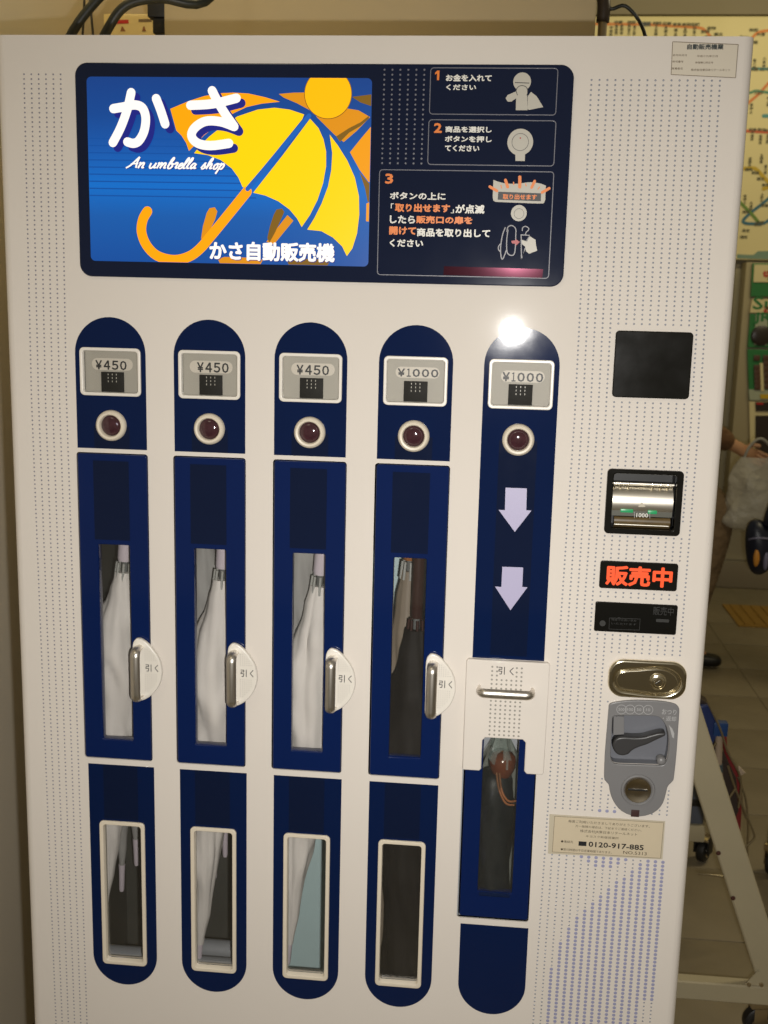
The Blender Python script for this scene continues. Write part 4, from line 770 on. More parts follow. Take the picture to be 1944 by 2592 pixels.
umbrella("black_umbrella", (P0[0], .055, P0[1]), (P1[0], .055, P1[1]), length=P1[1] - P0[1] - 0.030, rmax=0.0400, m=M['umb_black'], handle_m=M['brown_wood'], handle_len=0.20, label="black umbrella with dark brown handle behind the fourth vend door", group=UMB, hr=0.0085, tips_m=M['brown_wood'], seed=9)
P0 = [(0.05183, 0.28148)][0]; P1 = [(0.07703, 1.12492)][0]
umbrella("beige_umbrella", (P0[0], .110, P0[1]), (P1[0], .110, P1[1]), length=P1[1] - P0[1] - 0.030, rmax=0.0275, m=M['umb_beige'], handle_m=mat("amber_plastic", (0.30, 0.11, 0.03), 0.3), handle_len=0.05, label="beige umbrella half hidden to the left behind the black one", group=UMB, seed=10)
# folding umbrella with ball handle in a clear sleeve
kc5 = [(0.2208, 0.87931)][0]
fu = empty("folding_umbrella", (kc5[0] - 0.008, 0.034, 0.64), "short dark navy folding umbrella with brown ball handle in a clear sleeve", "umbrella", UMB)
fb = kc5[1] - 0.64
prof = [(0.012, 0.0), (0.0235, 0.01), (0.0255, 0.06), (0.0270, 0.15), (0.0265, fb - 0.045), (0.0235, fb - 0.025), (0.016, fb - 0.014)]
bm = bmesh.new(); rings = []
for k in range(31):
    t = k / 30 * (fb - 0.014)
    for (ra, a), (rb, b) in zip(prof, prof[1:]):
        if a <= t <= b + 1e-9: r = ra + (rb - ra) * (t - a) / (b - a); break
    rings.append([bm.verts.new((r * (1 + 0.05 * math.sin(5 * a2 + 9 * t * 6) + 0.03 * math.sin(2 * a2 + 60 * t)) * math.cos(a2), r * (1 + 0.05 * math.sin(5 * a2 + 9 * t * 6)) * math.sin(a2), t)) for a2 in [2 * math.pi * i / 48 for i in range(48)]])
for a, b in zip(rings, rings[1:]):
    for i in range(48): bm.faces.new((a[i], a[(i + 1) % 48], b[(i + 1) % 48], b[i]))
bm.faces.new(rings[-1]); add("canopy", from_bm(bm, 60), M['navy_fabric'], fu)
add("ball_handle", lathe_me([(0.010, fb - 0.022), (0.0140, fb - 0.016), (0.0180, fb - 0.006), (0.0188, fb + 0.002), (0.0176, fb + 0.009), (0.0135, fb + 0.0145), (0.006, fb + 0.017), (0.0, fb + 0.0175)], 36, 'z'), M['brown_knob'], fu, (0.008, -0.004, 0))
add("wrist_cord", tube_me([(0.000, -0.021, fb - 0.008), (0.004, -0.028, fb - 0.028), (0.014, -0.030, fb - 0.048), (0.026, -0.026, fb - 0.052)], 0.0016), M['cord'], fu)
add("wrist_cord", tube_me([(0.004, -0.022, fb - 0.008), (0.008, -0.030, fb - 0.030), (0.017, -0.031, fb - 0.044), (0.028, -0.026, fb - 0.046)], 0.0015), M['cord'], fu)
bm = bmesh.new(); rings = []
for k in range(22):
    t = k / 21; zz = -0.005 + t * (fb + 0.055)
    if zz < fb - 0.02: r = 0.0292
    else: u = (zz - fb + 0.02) / 0.07; r = 0.0290 - 0.0205 * max(0, u) ** 1.5
    rg = []
    for i in range(40):
        a = 2 * math.pi * i / 40; rr = r * (1 + 0.08 * math.sin(6 * a + 30 * t) * (0.3 + t) + 0.05 * math.sin(11 * a - 25 * t))
        rg.append(bm.verts.new((rr * math.cos(a) * (1.0 - 0.5 * max(0, t - 0.85) * 4) + 0.006 * t, rr * math.sin(a) * (1 - 0.8 * max(0, t - 0.9) * 8), zz + 0.004 * math.sin(4 * a) * t)))
    rings.append(rg)
for a, b in zip(rings, rings[1:]):
    for i in range(40): bm.faces.new((a[i], a[(i + 1) % 40], b[(i + 1) % 40], b[i]))
slv = add("clear_sleeve", from_bm(bm, 25), M['clear_plastic'], fu); slv.data.materials.append(M['crumpled_film'])
for p in slv.data.polygons:
    if p.center.z > fb + 0.012 + 0.01 * math.sin(9 * p.center.x * 40): p.material_index = 1

# ================================================================== THE PLACE AROUND
M['floor'] = mat("olive_terrazzo", (0.20, 0.168, 0.105), 0.45, var=0.22, vscale=9, bump=0.1, bscale=200, rvar=0.1)
M['tile'] = mat("olive_terrazzo_tile", (0.235, 0.195, 0.125), 0.42, var=0.20, vscale=7, bump=0.08, bscale=260, rvar=0.1)
M['tactile'] = mat("yellow_tactile_tile", (0.30, 0.17, 0.030), 0.5, var=0.15, vscale=20)
M['wall_ochre'] = mat("ochre_wall_paint", (0.62, 0.565, 0.46), 0.6, var=0.05, vscale=3, bump=0.05, bscale=120)
M['wall_brown'] = mat("grey_brown_wall_paint", (0.36, 0.29, 0.18), 0.6, var=0.06, vscale=3)
M['wall_far'] = mat("pale_station_wall_panel", (0.34, 0.30, 0.20), 0.45, var=0.05, vscale=3)
M['pillar'] = mat("beige_pillar_cladding", (0.43, 0.35, 0.215), 0.5, var=0.07, vscale=5, bump=0.06, bscale=160)
M['soffit'] = mat("grey_soffit_paint", (0.20, 0.165, 0.11), 0.6, var=0.05, vscale=3)
floor = struct(add("floor", box_me(-4, 6, -4, 4.75, -0.05, -0.003), M['floor']))
T = 0.36; tile_me = box_me(0.0015, T - 0.0015, 0.0015, T - 0.0015, -0.02, 0.0, 0.0012)
for i in range(6):
    for j in range(11):
        o = add("tile", tile_me, M['tile'], floor, (0.22 + i * T, 0.37 + j * T, random.uniform(-0.0006, 0.0004)))
def tactile_me():
    bm = bmesh.new(); box_bm(bm, 0.001, 0.299, 0.001, 0.399, 0.0, 0.006)
    for k in range(5): box_bm(bm, 0.035 + k * 0.052, 0.062 + k * 0.052, 0.02, 0.38, 0.006, 0.011)
    return from_bm(bm)
tm_ = tactile_me()
for k in range(4): add("tactile_tile", tm_, M['tactile'], floor, (1.437 + 0.3 * k, 3.905, 0.0015))
WY = 4.72
struct(add("wall_far", box_me(-1.2, 6, WY, WY + 0.15, 0, 4.2), M['wall_far']))
pm = box_me(0.002, 0.896, WY - 0.012, WY, 0.16, 1.76, 0.002)
wf = bpy.data.objects["wall_far"]
for k in range(4): add("wall_panel", pm, M['wall_far'], wf, (0.55 + 0.9 * k, 0, 0))
bb = add("baseboard", box_me(-0.2, 5.9, WY - 0.02, WY, 0.0, 0.14, 0.003), M['soffit'], wf)
struct(add("wall_left", box_me(-0.90, -0.72, -0.9, 1.06, 0, 4.2), M['wall_ochre']))
struct(add("wall_back", box_me(-0.90, 0.33, 1.06, 1.20, 0, 4.2), M['wall_brown']))
struct(add("soffit", box_me(-0.2, 6, 4.645, WY, 2.985, 4.2), M['soffit']))
pl_ = tag(add("pillar", box_me(-0.4374, 0.3403, 0.66, 1.055, 0, 3.6, 0.004), M['pillar']), "broad beige pillar rising behind the vending machine", "pillar")
br = tag(add("pipe_bracket", join_me([box_me(-0.470, -0.4379, 0.665, 0.74, 2.012, 2.06, 0.002), box_me(-0.462, -0.438, 0.67, 0.70, 1.985, 2.011, 0.002)]), M['black_matt']), "small dark bracket on the left edge of the beige pillar", "bracket")

# cables, conduit and the little wall sign
M['cable'] = mat("dark_green_black_cable", (0.010, 0.013, 0.010), 0.45)
M['thin_cable'] = mat("dark_grey_wire", (0.035, 0.032, 0.026), 0.5)
def cab(name, pts, r, label, m, grp="cables hanging behind the machine"): return tag(add(name, tube_me([Vector(p) for p in pts], r), m), label, "cable", grp)
cab("cable", [(-0.595, 0.50, 1.832), (-0.578, 0.50, 1.890), (-0.548, 0.50, 1.950), (-0.505, 0.51, 2.005), (-0.455, 0.53, 2.055), (-0.42, 0.56, 2.15)], 0.0080, "thick black cable at the far left, slanting up from the machine's top", M['cable'])
cab("cable", [(-0.535, 0.50, 1.832), (-0.514, 0.50, 1.900), (-0.488, 0.50, 1.952), (-0.455, 0.50, 1.990), (-0.40, 0.51, 2.004), (-0.33, 0.54, 2.006), (-0.28, 0.60, 2.10)], 0.0080, "thick black cable arching right in front of the small cream sign", M['cable'])
cab("wire", [(-0.585, 0.62, 1.832), (-0.580, 0.62, 1.93), (-0.572, 0.62, 2.02), (-0.562, 0.62, 2.20)], 0.0022, "thin grey wire crossing behind the leftmost thick cable", M['thin_cable'])
cab("wire", [(-0.560, 0.66, 1.832), (-0.566, 0.66, 1.93), (-0.574, 0.66, 2.02), (-0.580, 0.66, 2.20)], 0.0022, "thin grey wire hanging just right of its crossing twin", M['thin_cable'])
wsx0, wsx1 = [(-0.67659, 2.08812), (-0.54415, 2.08824)][0][0], [(-0.67659, 2.08812), (-0.54415, 2.08824)][1][0]
wz = [(-0.6235, 2.10326)][0][1]
ws = empty("wall_sign", (wsx0, 1.02, 1.95), "small cream notice board with red and brown label bars behind the cables", "sign")
wloc = lambda pts: [(x - wsx0, zz - 1.95) for x, zz in pts]
plate("board", [wloc([(wsx0, 1.95), (wsx1, 1.95), (wsx1, wz - 0.04), (wsx1 - 0.02, wz), (wsx0, wz)])], 0.0, 0.012, mat("cream_notice_board", (0.62, 0.50, 0.25), 0.5), ws, bevel=0.002)
prints("red_bar", [wloc([(-0.65177, 2.09074), (-0.62137, 2.09162), (-0.62105, 2.08385), (-0.65193, 2.08324)])], -0.0006, M['red_print'], ws)
prints("brown_bar", [wloc([(-0.59937, 2.09279), (-0.57036, 2.09324), (-0.57045, 2.0875), (-0.59947, 2.08704)])], -0.0006, M['brown_line'], ws)
prints("figure_mark", [wloc([(-0.6366, 2.07778), (-0.63424, 2.07779), (-0.62813, 2.06799), (-0.63996, 2.06797)]), wloc([(-0.58942, 2.07813), (-0.58628, 2.07814), (-0.5833, 2.06806), (-0.59194, 2.06805)])], -0.0006, M['cord'], ws)
add("hanger_post", tube_me([(0.02, 0.02, 0.0), (0.02, 0.02, -1.95)], 0.008, sub=0), M['rib_dark'], ws)
pz = [(0.36401, 2.04381), (0.35592, 2.04474)]
cd = empty("conduit", (pz[0][0], .80, 1.83), "pale metal conduit pipe with dark elbow at the pillar's right edge", "pipe")
add("pipe", tube_me([(0, 0, -1.83), (0, 0, 0.215)], 0.0085, sub=0), mat("pale_conduit_metal", (0.55, 0.47, 0.33), 0.3, metal=0.6), cd)
add("pipe", tube_me([(-0.021, 0.01, -1.83), (-0.021, 0.01, 0.22)], 0.0055, sub=0), bpy.data.materials["pale_conduit_metal"], cd)
add("elbow", tube_me([(0, 0, 0.205), (0.0, 0, 0.240), (-0.008, 0.01, 0.262), (-0.03, 0.03, 0.27)], 0.0125), mat("dark_brown_fitting", (0.045, 0.032, 0.022), 0.35), cd)
cab("cable", [(pz[0][0] + 0.008, .80, 2.13), (pz[0][0] + 0.010, .80, 2.062), (pz[0][0] + 0.040, .80, 2.064), (pz[0][0] + 0.072, .80, 2.030), (pz[0][0] + 0.088, .80, 1.975), (pz[0][0] + 0.086, .80, 1.90), (pz[0][0] + 0.085, .70, 1.832)], 0.0035, "thin dark cable curving down beside the conduit in front of the fare map", M['cable'])

# fare map on the far wall
YM = 4.66
mb = empty("fare_map", (1.3, YM, 1.78), "large cream railway fare map with coloured lines on the far wall", "map board")
ML = lambda pts: [(x - 1.3, zz - 1.78) for x, zz in pts]
plate("map_sheet", [[(-0.75, 0.0), (2.6, 0.0), (2.6, 1.20), (-0.75, 1.20)]], 0.0, 0.055, mat("cream_map_sheet", (0.67, 0.575, 0.31), 0.5, var=0.04, vscale=2), mb, bevel=0.004)
def mline(name, pts, w, col, k=0): return prints(name, [stroke(smooth_loop(ML(pts), 3, False), w * 0.8)], -0.001 - 0.0003 * k, mat("map_" + name + "_%d" % k, col, 0.5), mb)
mline("orange_line", [(0.56449, 2.94282), (0.69836, 2.94144), (0.89545, 2.93963), (1.05489, 2.93071), (1.16079, 2.92478), (1.19323, 2.91321), (1.22166, 2.88544), (1.25557, 2.85513), (1.3267, 2.81983), (1.3985, 2.84031), (1.42739, 2.87072), (1.4562, 2.90103), (1.50747, 2.91119), (1.58006, 2.91382)], 0.017, (0.62, 0.19, 0.03), 0)
mline("teal_line", [(1.33382, 2.73079), (1.43913, 2.72974), (1.52319, 2.72809), (1.64897, 2.72461)], 0.016, (0.05, 0.24, 0.26), 1)
mline("vermilion_line", [(1.37288, 2.50747), (1.45199, 2.57517), (1.49112, 2.6114), (1.52923, 2.65773), (1.5772, 2.70901)], 0.017, (0.60, 0.16, 0.03), 2)
mline("green_line", [(1.34302, 2.61558), (1.43837, 2.61209), (1.4692, 2.62152), (1.51172, 2.61666), (1.58614, 2.6069)], 0.016, (0.06, 0.20, 0.12), 3)
mline("red_line", [(1.39948, 2.4265), (1.44731, 2.42528), (1.502, 2.42247), (1.57018, 2.41979)], 0.018, (0.55, 0.09, 0.025), 4)
mline("yellow_line", [(1.42146, 2.24032), (1.45571, 2.24075), (1.48979, 2.24286), (1.51115, 2.233), (1.54106, 2.20299), (1.59327, 2.15293)], 0.022, (0.50, 0.34, 0.02), 5)
mline("blue_line", [(1.59708, 2.10886), (1.5526, 2.06735), (1.49473, 2.0186), (1.45991, 1.98031), (1.4714, 1.96677), (1.50618, 1.96392), (1.5679, 1.96841), (1.6065, 1.99989)], 0.019, (0.03, 0.13, 0.20), 6)
mline("leaf_line", [(1.42769, 2.07909), (1.45747, 2.05222), (1.49846, 2.01524), (1.53634, 1.97473)], 0.019, (0.12, 0.22, 0.03), 7)
for k, (pts, col) in enumerate(((((0.25, 0.98), (0.7, 0.98), (1.0, 0.86), (1.6, 0.86), (2.45, 0.90)), (0.62, 0.19, 0.03)), (((0.22, 0.72), (0.8, 0.70), (1.2, 0.52), (2.4, 0.50)), (0.05, 0.24, 0.26)), (((0.3, 0.52), (0.8, 0.30), (1.5, 0.28), (2.0, 0.70), (2.4, 1.05)), (0.12, 0.22, 0.03)), (((0.25, 0.36), (0.6, 0.52), (0.9, 0.95), (1.3, 1.08)), (0.50, 0.34, 0.02)), (((1.2, 0.15), (1.4, 0.6), (1.9, 0.95), (2.45, 1.0)), (0.03, 0.13, 0.20)))):
    prints("route_line", [stroke(smooth_loop(list(pts), 6, False), 0.018)], -0.0013 - 0.0003 * k, mat("map_route_%d" % k, col, 0.5), mb)
M['map_ink'] = mat("dark_map_ink", (0.085, 0.08, 0.04), 0.6)
names = ["中野", "高円寺", "荻窪", "西荻", "吉祥寺", "三鷹", "武蔵境", "国立", "立川", "日野", "豊田", "八王子", "東京", "神田", "上野", "赤羽", "大宮", "浦和", "田町", "品川"]
lab = []
for k, p in enumerate([(0.72446, 2.90737), (0.75069, 2.91505), (0.77735, 2.91509), (0.81471, 2.91413), (0.84152, 2.91113), (0.95048, 2.91029), (0.99947, 2.90682), (1.0495, 2.89524), (1.09639, 2.90445), (1.14239, 2.90301), (1.45304, 2.7517), (1.5006, 2.75952), (1.4552, 2.53654), (1.53671, 2.57063)]):
    for q in range(3): lab.append((names[(k + q) % 20][0], (p[0] - 1.3, p[1] - 1.78 + 0.017 - 0.017 * q, 0.0155, 0.0145)))
for k, p in enumerate([(0.7592, 2.94963), (0.82577, 2.94919), (0.95342, 2.94476), (1.00383, 2.94279), (1.05266, 2.93981), (1.09912, 2.93936), (1.14503, 2.9384), (1.22675, 2.92185), (1.19644, 2.90563), (1.26312, 2.89311), (1.21435, 2.87783), (1.43427, 2.91359), (1.47249, 2.89351), (1.38754, 2.8782), (1.43911, 2.85559), (1.45255, 2.72624), (1.50237, 2.72647), (1.48586, 2.61137)]):
    lab.append((names[(k * 3) % 20], (p[0] - 1.3, p[1] - 1.78, 0.043, 0.0165)))
for k, p in enumerate([(1.47057, 2.43217), (1.51475, 2.43259), (1.54558, 2.42955), (1.4664, 2.23582), (1.50197, 2.22005), (1.53189, 2.19001), (1.55849, 2.15922), (1.47019, 2.02334), (1.56376, 2.05729), (1.53749, 1.96102), (1.47796, 1.92904), (1.46855, 1.89612), (1.54696, 1.97148)]):
    lab.append((names[(k * 5 + 2) % 20], (p[0] - 1.3, p[1] - 1.78, 0.038, 0.0150)))
for k, p in enumerate([(1.47137, 2.40214), (1.51375, 2.38419), (1.54915, 2.38789), (1.47017, 2.27297), (1.5268, 2.29047), (1.55185, 2.23689), (1.45983, 2.0864), (1.54499, 2.09619), (1.49361, 2.05278)]):
    for q in range(3): lab.append((names[(k * 2 + q) % 20][0], (p[0] - 1.3, p[1] - 1.78 + 0.016 - 0.016 * q, 0.0155, 0.0140)))
for k in range(70):
    lab.append((names[(k * 7) % 20], (random.uniform(0.35, 2.5), random.uniform(0.12, 1.10), 0.045, 0.018)))
big_lab = (0.89265, 2.94191, 0.0605, 0.02281)
lettering("station_name", lab, -0.0040, M['map_ink'], mb, bold=0.02)
lettering("current_station_name", [("新宿駅", (big_lab[0] - 1.3, big_lab[1] - 1.78, big_lab[2], big_lab[3]))], -0.0042, M['black_print'], mb, bold=0.04)
sea = [(1.4428, 1.80734), (1.52632, 1.80551), (1.54895, 1.82501), (1.62136, 1.82814), (1.62525, 1.78319), (1.44448, 1.78652)]
prints("sea_area", [[(max(-0.74, x - 1.3), max(0.004, zz - 1.78)) for x, zz in sea]], -0.0012, mat("map_sea_ink", (0.16, 0.25, 0.20), 0.5), mb)

# ticket machine under the map
YT = 4.56
tx = [(1.49773, 1.75835)][0]
tk = empty("ticket_machine", (tx[0], YT, 0.0), "green fronted ticket machine below the fare map at the right edge", "ticket machine")
TL = lambda pts: [(x - tx[0], zz) for x, zz in pts]
M['tk_green'] = mat("green_ticket_panel", (0.028, 0.175, 0.050), 0.35, var=0.1, vscale=8); M['tk_cream'] = mat("cream_ticket_panel", (0.66, 0.57, 0.32), 0.45)
M['tk_grey'] = mat("grey_green_ticket_panel", (0.36, 0.39, 0.29), 0.4); M['tk_dark'] = mat("dark_ticket_slot", (0.030, 0.022, 0.018), 0.3)
add("housing", box_me(-0.02, 0.95, 0.02, 0.14, 0.45, 1.765, 0.004), mat("olive_ticket_housing", (0.33, 0.275, 0.16), 0.45), tk)
plate("upper_poster", [TL([(1.50521, 1.7585), (1.73076, 1.76308), (1.74591, 1.59562), (1.50907, 1.59015)])], 0.0, 0.018, M['tk_green'], tk, bevel=0.003)
plate("poster_notice", [TL([(1.51323, 1.75205), (1.73155, 1.75431), (1.73943, 1.66723), (1.51533, 1.66364)])], -0.006, -0.001, M['tk_cream'], tk)
lettering("notice_text", [("ご利用の", (0.135, (1.55633, 1.72646, 0.05711, 0.01093)[1], 0.10, 0.028)), ("お客様へ", (0.135, (1.55974, 1.68632, 0.05718, 0.01007)[1], 0.10, 0.026))], -0.0065, M['tk_green'], tk, bold=0.01)
lettering("notice_red_text", [("切符売場", (0.155, (1.55487, 1.70479, 0.06375, 0.01333)[1], 0.19, 0.036)), ("お取扱い", (0.165, (1.57313, 1.52873, 0.05745, 0.01463)[1], 0.17, 0.042))], -0.0070, M['red_print'], tk, bold=0.03)
plate("middle_notice", [TL([(1.51718, 1.57785), (1.74731, 1.58011), (1.75374, 1.50901), (1.51062, 1.50752)])], -0.006, 0.018, M['tk_cream'], tk, bevel=0.002)
lettering("card_name_text", [("Suica", ((1.57196, 1.55817, 0.05121, 0.02465)[0] - tx[0] + 0.075, (1.57196, 1.55817, 0.05121, 0.02465)[1], 0.25, 0.066))], -0.0070, M['tk_green'], tk, bold=0.02)
plate("screen_panel", [TL([(1.5132, 1.5031), (1.75395, 1.50678), (1.76954, 1.33438), (1.51563, 1.32876)])], 0.0, 0.018, M['tk_green'], tk, bevel=0.003)
plate("speaker_panel", [TL([(1.54148, 1.49931), (1.60264, 1.49948), (1.61123, 1.34224), (1.54567, 1.34317)])], -0.006, -0.001, M['tk_grey'], tk, bevel=0.002)
lettering("operator_mark", [("JR", ((1.57721, 1.4807, 0.04425, 0.02819)[0] - tx[0], (1.57721, 1.4807, 0.04425, 0.02819)[1], 0.088, 0.062))], -0.0070, M['tk_green'], tk, bold=0.03)
sc_ = [(1.57893, 1.3924)][0]
add("speaker_grille", lathe_me([(0, -0.012), (0.045, -0.012), (0.052, -0.009), (0.053, 0.0)], 28), M['tk_dark'], tk, (sc_[0] - tx[0], 0, sc_[1]))
plate("button_panel", [TL([(1.51504, 1.31968), (1.77056, 1.32312), (1.79439, 1.05973), (1.54715, 1.05641), (1.5307, 1.18444)])], 0.0, 0.018, M['tk_green'], tk, bevel=0.003)
plate("panel_foot", [TL([(1.5381, 1.11134), (1.78964, 1.11229), (1.79439, 1.05973), (1.54722, 1.05549)])], -0.004, -0.0005, M['tk_grey'], tk)
btn = box_me(-0.016, 0.016, -0.010, 0.0, -0.014, 0.014, 0.002)
for k, p in enumerate([(1.56553, 1.27661), (1.56973, 1.22668), (1.57292, 1.1994), (1.57592, 1.17436), (1.57892, 1.14929), (1.58193, 1.12417), (1.61228, 1.27794), (1.61569, 1.2485), (1.61955, 1.21902), (1.62297, 1.18948), (1.62685, 1.1599), (1.63028, 1.13025)]):
    add("button", btn, mat("red_brown_button", (0.085, 0.040, 0.022), 0.4) if k == 0 else bpy.data.materials["red_brown_button"], tk, (p[0] - tx[0], 0, p[1]))
plate("fare_strip", [TL([(1.58201, 1.25071), (1.59805, 1.25118), (1.61589, 1.10458), (1.60023, 1.10409)])], -0.009, -0.004, M['tk_cream'], tk)
plate("yellow_label", [TL([(1.59846, 1.08796), (1.79158, 1.09083), (1.79365, 1.06797), (1.60129, 1.06505)])], -0.009, -0.004, mat("yellow_label_print", (0.55, 0.36, 0.02), 0.4), tk)
plate("lower_frame", [TL([(1.54656, 1.04717), (1.79481, 1.05515), (1.8241, 0.73145), (1.58032, 0.7223)])], 0.0, 0.018, M['tk_cream'], tk, bevel=0.003)
plate("slot_window", [TL([(1.57683, 1.04584), (1.79502, 1.05286), (1.79937, 1.0047), (1.5835, 0.99851)])], -0.007, -0.001, M['tk_dark'], tk)
plate("slot_label", [TL([(1.58061, 1.04366), (1.61881, 1.04397), (1.61747, 1.03332), (1.58371, 1.03361)])], -0.010, -0.0075, M['red_print'], tk)
plate("change_opening", [TL([(1.58417, 0.97447), (1.80145, 0.98172), (1.82114, 0.76411), (1.60249, 0.75602)])], -0.007, -0.001, M['tk_dark'], tk)

# ------------------------------------------------------------------ newspaper trolley at the right of the machine
M['trolley'] = mat("off_white_enamelled_steel", (0.46, 0.405, 0.27), 0.42, var=0.10, vscale=7, bump=0.1, bscale=150)
M['rubber'] = mat("black_rubber", (0.012, 0.011, 0.010), 0.45)
tr = empty("newspaper_trolley", (0.66, 0.98, 0.0), "off white steel frame trolley on casters beside the machine", "trolley")
def rail(p, q, w, d, name="rail", side=Vector((0, 1, 0))):
    p = Vector(p) - Vector((0.66, 0.98, 0)); q = Vector(q) - Vector((0.66, 0.98, 0)); ax = (q - p).normalized(); u = side.cross(ax).normalized(); v = ax.cross(u)
    c = 0.003; a, b = w / 2, d / 2
    return add(name, sweep_me([(p, u, v), (q, u, v)], [(-a, -b + c), (-a + c, -b), (a - c, -b), (a, -b + c), (a, b - c), (a - c, b), (-a + c, b), (-a, b - c)]), M['trolley'], tr)
B0 = [(0.6236, 0.10937), (0.80748, 0.11395)]
rail((0.30, 0.715, 0.113), (1.02, 0.715, 0.113), 0.042, 0.030, "base_rail")
rail((1.00, 0.732, 0.113), (1.00, 1.453, 0.113), 0.042, 0.030, "base_rail", Vector((1, 0, 0)))
L0 = [(0.64564, 0.5963), (0.8002, 0.18623)]
d_ = ((L0[0][0] - L0[1][0]), (L0[0][1] - L0[1][1]))
foot = (L0[1][0] - d_[0] * (L0[1][1] - 0.134) / d_[1] * 1.0, 0.715, 0.1345)
topx = L0[1][0] + d_[0] / d_[1] * (1.15 - L0[1][1])
rail(foot, (topx, 0.715, 1.15), 0.058, 0.028, "leg")
rail((foot[0], 1.470, 0.1345), (topx, 1.470, 1.15), 0.058, 0.028, "leg")
rail((topx, 0.730, 1.13), (topx, 1.455, 1.13), 0.04, 0.028, "top_rail", Vector((1, 0, 0)))
g = [(0.75866, 0.14134), (0.78318, 0.17412), (0.79783, 0.13746)]
plate("gusset", [[(x - 0.66, zz) for x, zz in g]], 0.697 - 0.98, 0.699 - 0.98, M['trolley'], tr)
for p in [(0.79046, 0.14258), (0.76568, 0.14038)]: add("bolt", lathe_me([(0, -0.004), (0.004, -0.0035), (0.005, 0)], 10), M['knob_metal'], tr, (p[0] - 0.66, 0.697 - 0.98, p[1]))
rust = [(0.7191, 0.33014), (0.68245, 0.42686)]
for p in rust: add("rivet", lathe_me([(0, -0.003), (0.004, -0.002), (0.005, 0)], 10), mat("rusty_rivet", (0.07, 0.02, 0.012), 0.6), tr, (p[0] - 0.66, 0.699 - 0.98, p[1]))
wheel_me = lathe_me([(0.008, -0.013), (0.027, -0.013), (0.0325, -0.009), (0.034, 0), (0.0325, 0.009), (0.027, 0.013), (0.008, 0.013)], 32, 'y'); hub_me = lathe_me([(0, -0.0155), (0.012, -0.0150), (0.018, -0.0135), (0.018, 0.0135), (0.012, 0.0150), (0, 0.0155)], 24, 'y')
cw = [(0.798, 0.06594)][0]
for k, (x, y) in enumerate(((cw[0], 0.735), (1.00, 1.44), (0.42, 0.735))):
    o = add("caster", box_me(-0.020, 0.020, -0.020, 0.020, 0.072, 0.0915, 0.003), M['knob_metal'], tr, (x - 0.66, y - 0.98, 0), (0, 0, R(8 if k != 1 else 60)))
    add("tyre", wheel_me.copy() if k else wheel_me, M['rubber'], o, (0.005, 0, 0.0345)); add("hub", hub_me.copy() if k else hub_me, M['knob_metal'], o, (0.005, 0, 0.0345))
    add("fork", box_me(-0.012, 0.016, -0.0190, -0.0165, 0.030, 0.0720, 0.001), M['knob_metal'], o); add("fork", box_me(-0.012, 0.016, 0.0165, 0.0190, 0.030, 0.0720, 0.001), M['knob_metal'], o)

wc0 = [(0.81405, 0.12527), (0.80818, 0.2027)]; wcx = [(0.82378, 0.04519)][0]
wc = empty("wheeled_case", (wc0[0][0] - 0.12, 1.45, 0.0), "grey blue wheeled case half hidden between the machine and the trolley leg", "case")
add("case_body", box_me(-0.14, 0.12, 0, 0.25, wc0[0][1], 0.40, 0.012), mat("grey_blue_case", (0.10, 0.115, 0.15), 0.45, var=0.1, vscale=8), wc)
add("case_band", box_me(-0.142, 0.122, -0.003, 0.02, wc0[0][1] + 0.055, wc0[0][1] + 0.075, 0.002), M['rubber'], wc)
add("case_base", box_me(-0.14, 0.125, 0, 0.25, wc0[0][1] - 0.050, wc0[0][1] - 0.002, 0.004), M['trolley'], wc)
wo = add("caster", box_me(-0.022, 0.022, -0.02, 0.02, 0.075, wc0[0][1] - 0.0505, 0.003), M['knob_metal'], wc, (wcx[0] - wc0[0][0] + 0.12, 0.035, 0), (0, 0, R(60)))
add("tyre", wheel_me.copy(), M['rubber'], wo, (0.005, 0, 0.0345)); add("hub", hub_me.copy(), M['knob_metal'], wo, (0.005, 0, 0.0345)); add("fork", box_me(-0.016, 0.018, -0.022, -0.0165, 0.030, 0.0780, 0.001), M['rubber'], wo); add("fork", box_me(-0.016, 0.018, 0.0165, 0.022, 0.030, 0.0780, 0.001), M['rubber'], wo)

# wire basket full of papers hung on the trolley's far side
YB = 1.02
bk = empty("wire_basket", (0.80, YB, 0.0), "wire basket with pale upright hanging on the trolley", "basket")
BL = lambda pts, y=YB: [Vector((x - 0.80, y - YB, zz)) for x, zz in pts]
M['wire'] = mat("bright_steel_wire", (0.42, 0.36, 0.24), 0.3, metal=0.9)
M['pale_post'] = mat("pale_beige_post", (0.36, 0.28, 0.20), 0.5)
add("upright", tube_me(BL([(0.73612, 0.56158), (0.73995, 0.48047), (0.75085, 0.4214), (0.76086, 0.37426)]), 0.0085, sub=0), M['pale_post'], bk)
add("tape", tube_me(BL([(0.74084, 0.48507), (0.74309, 0.46702)]), 0.0092, sub=0), mat("grey_blue_tape", (0.06, 0.085, 0.10), 0.5), bk)
add("clip", box_me(-0.016, 0.016, -0.012, 0.012, -0.016, 0.016, 0.003), mat("blue_plastic_clip", (0.012, 0.05, 0.17), 0.35), bk, tuple(BL([(0.73698, 0.57174)])[0]))
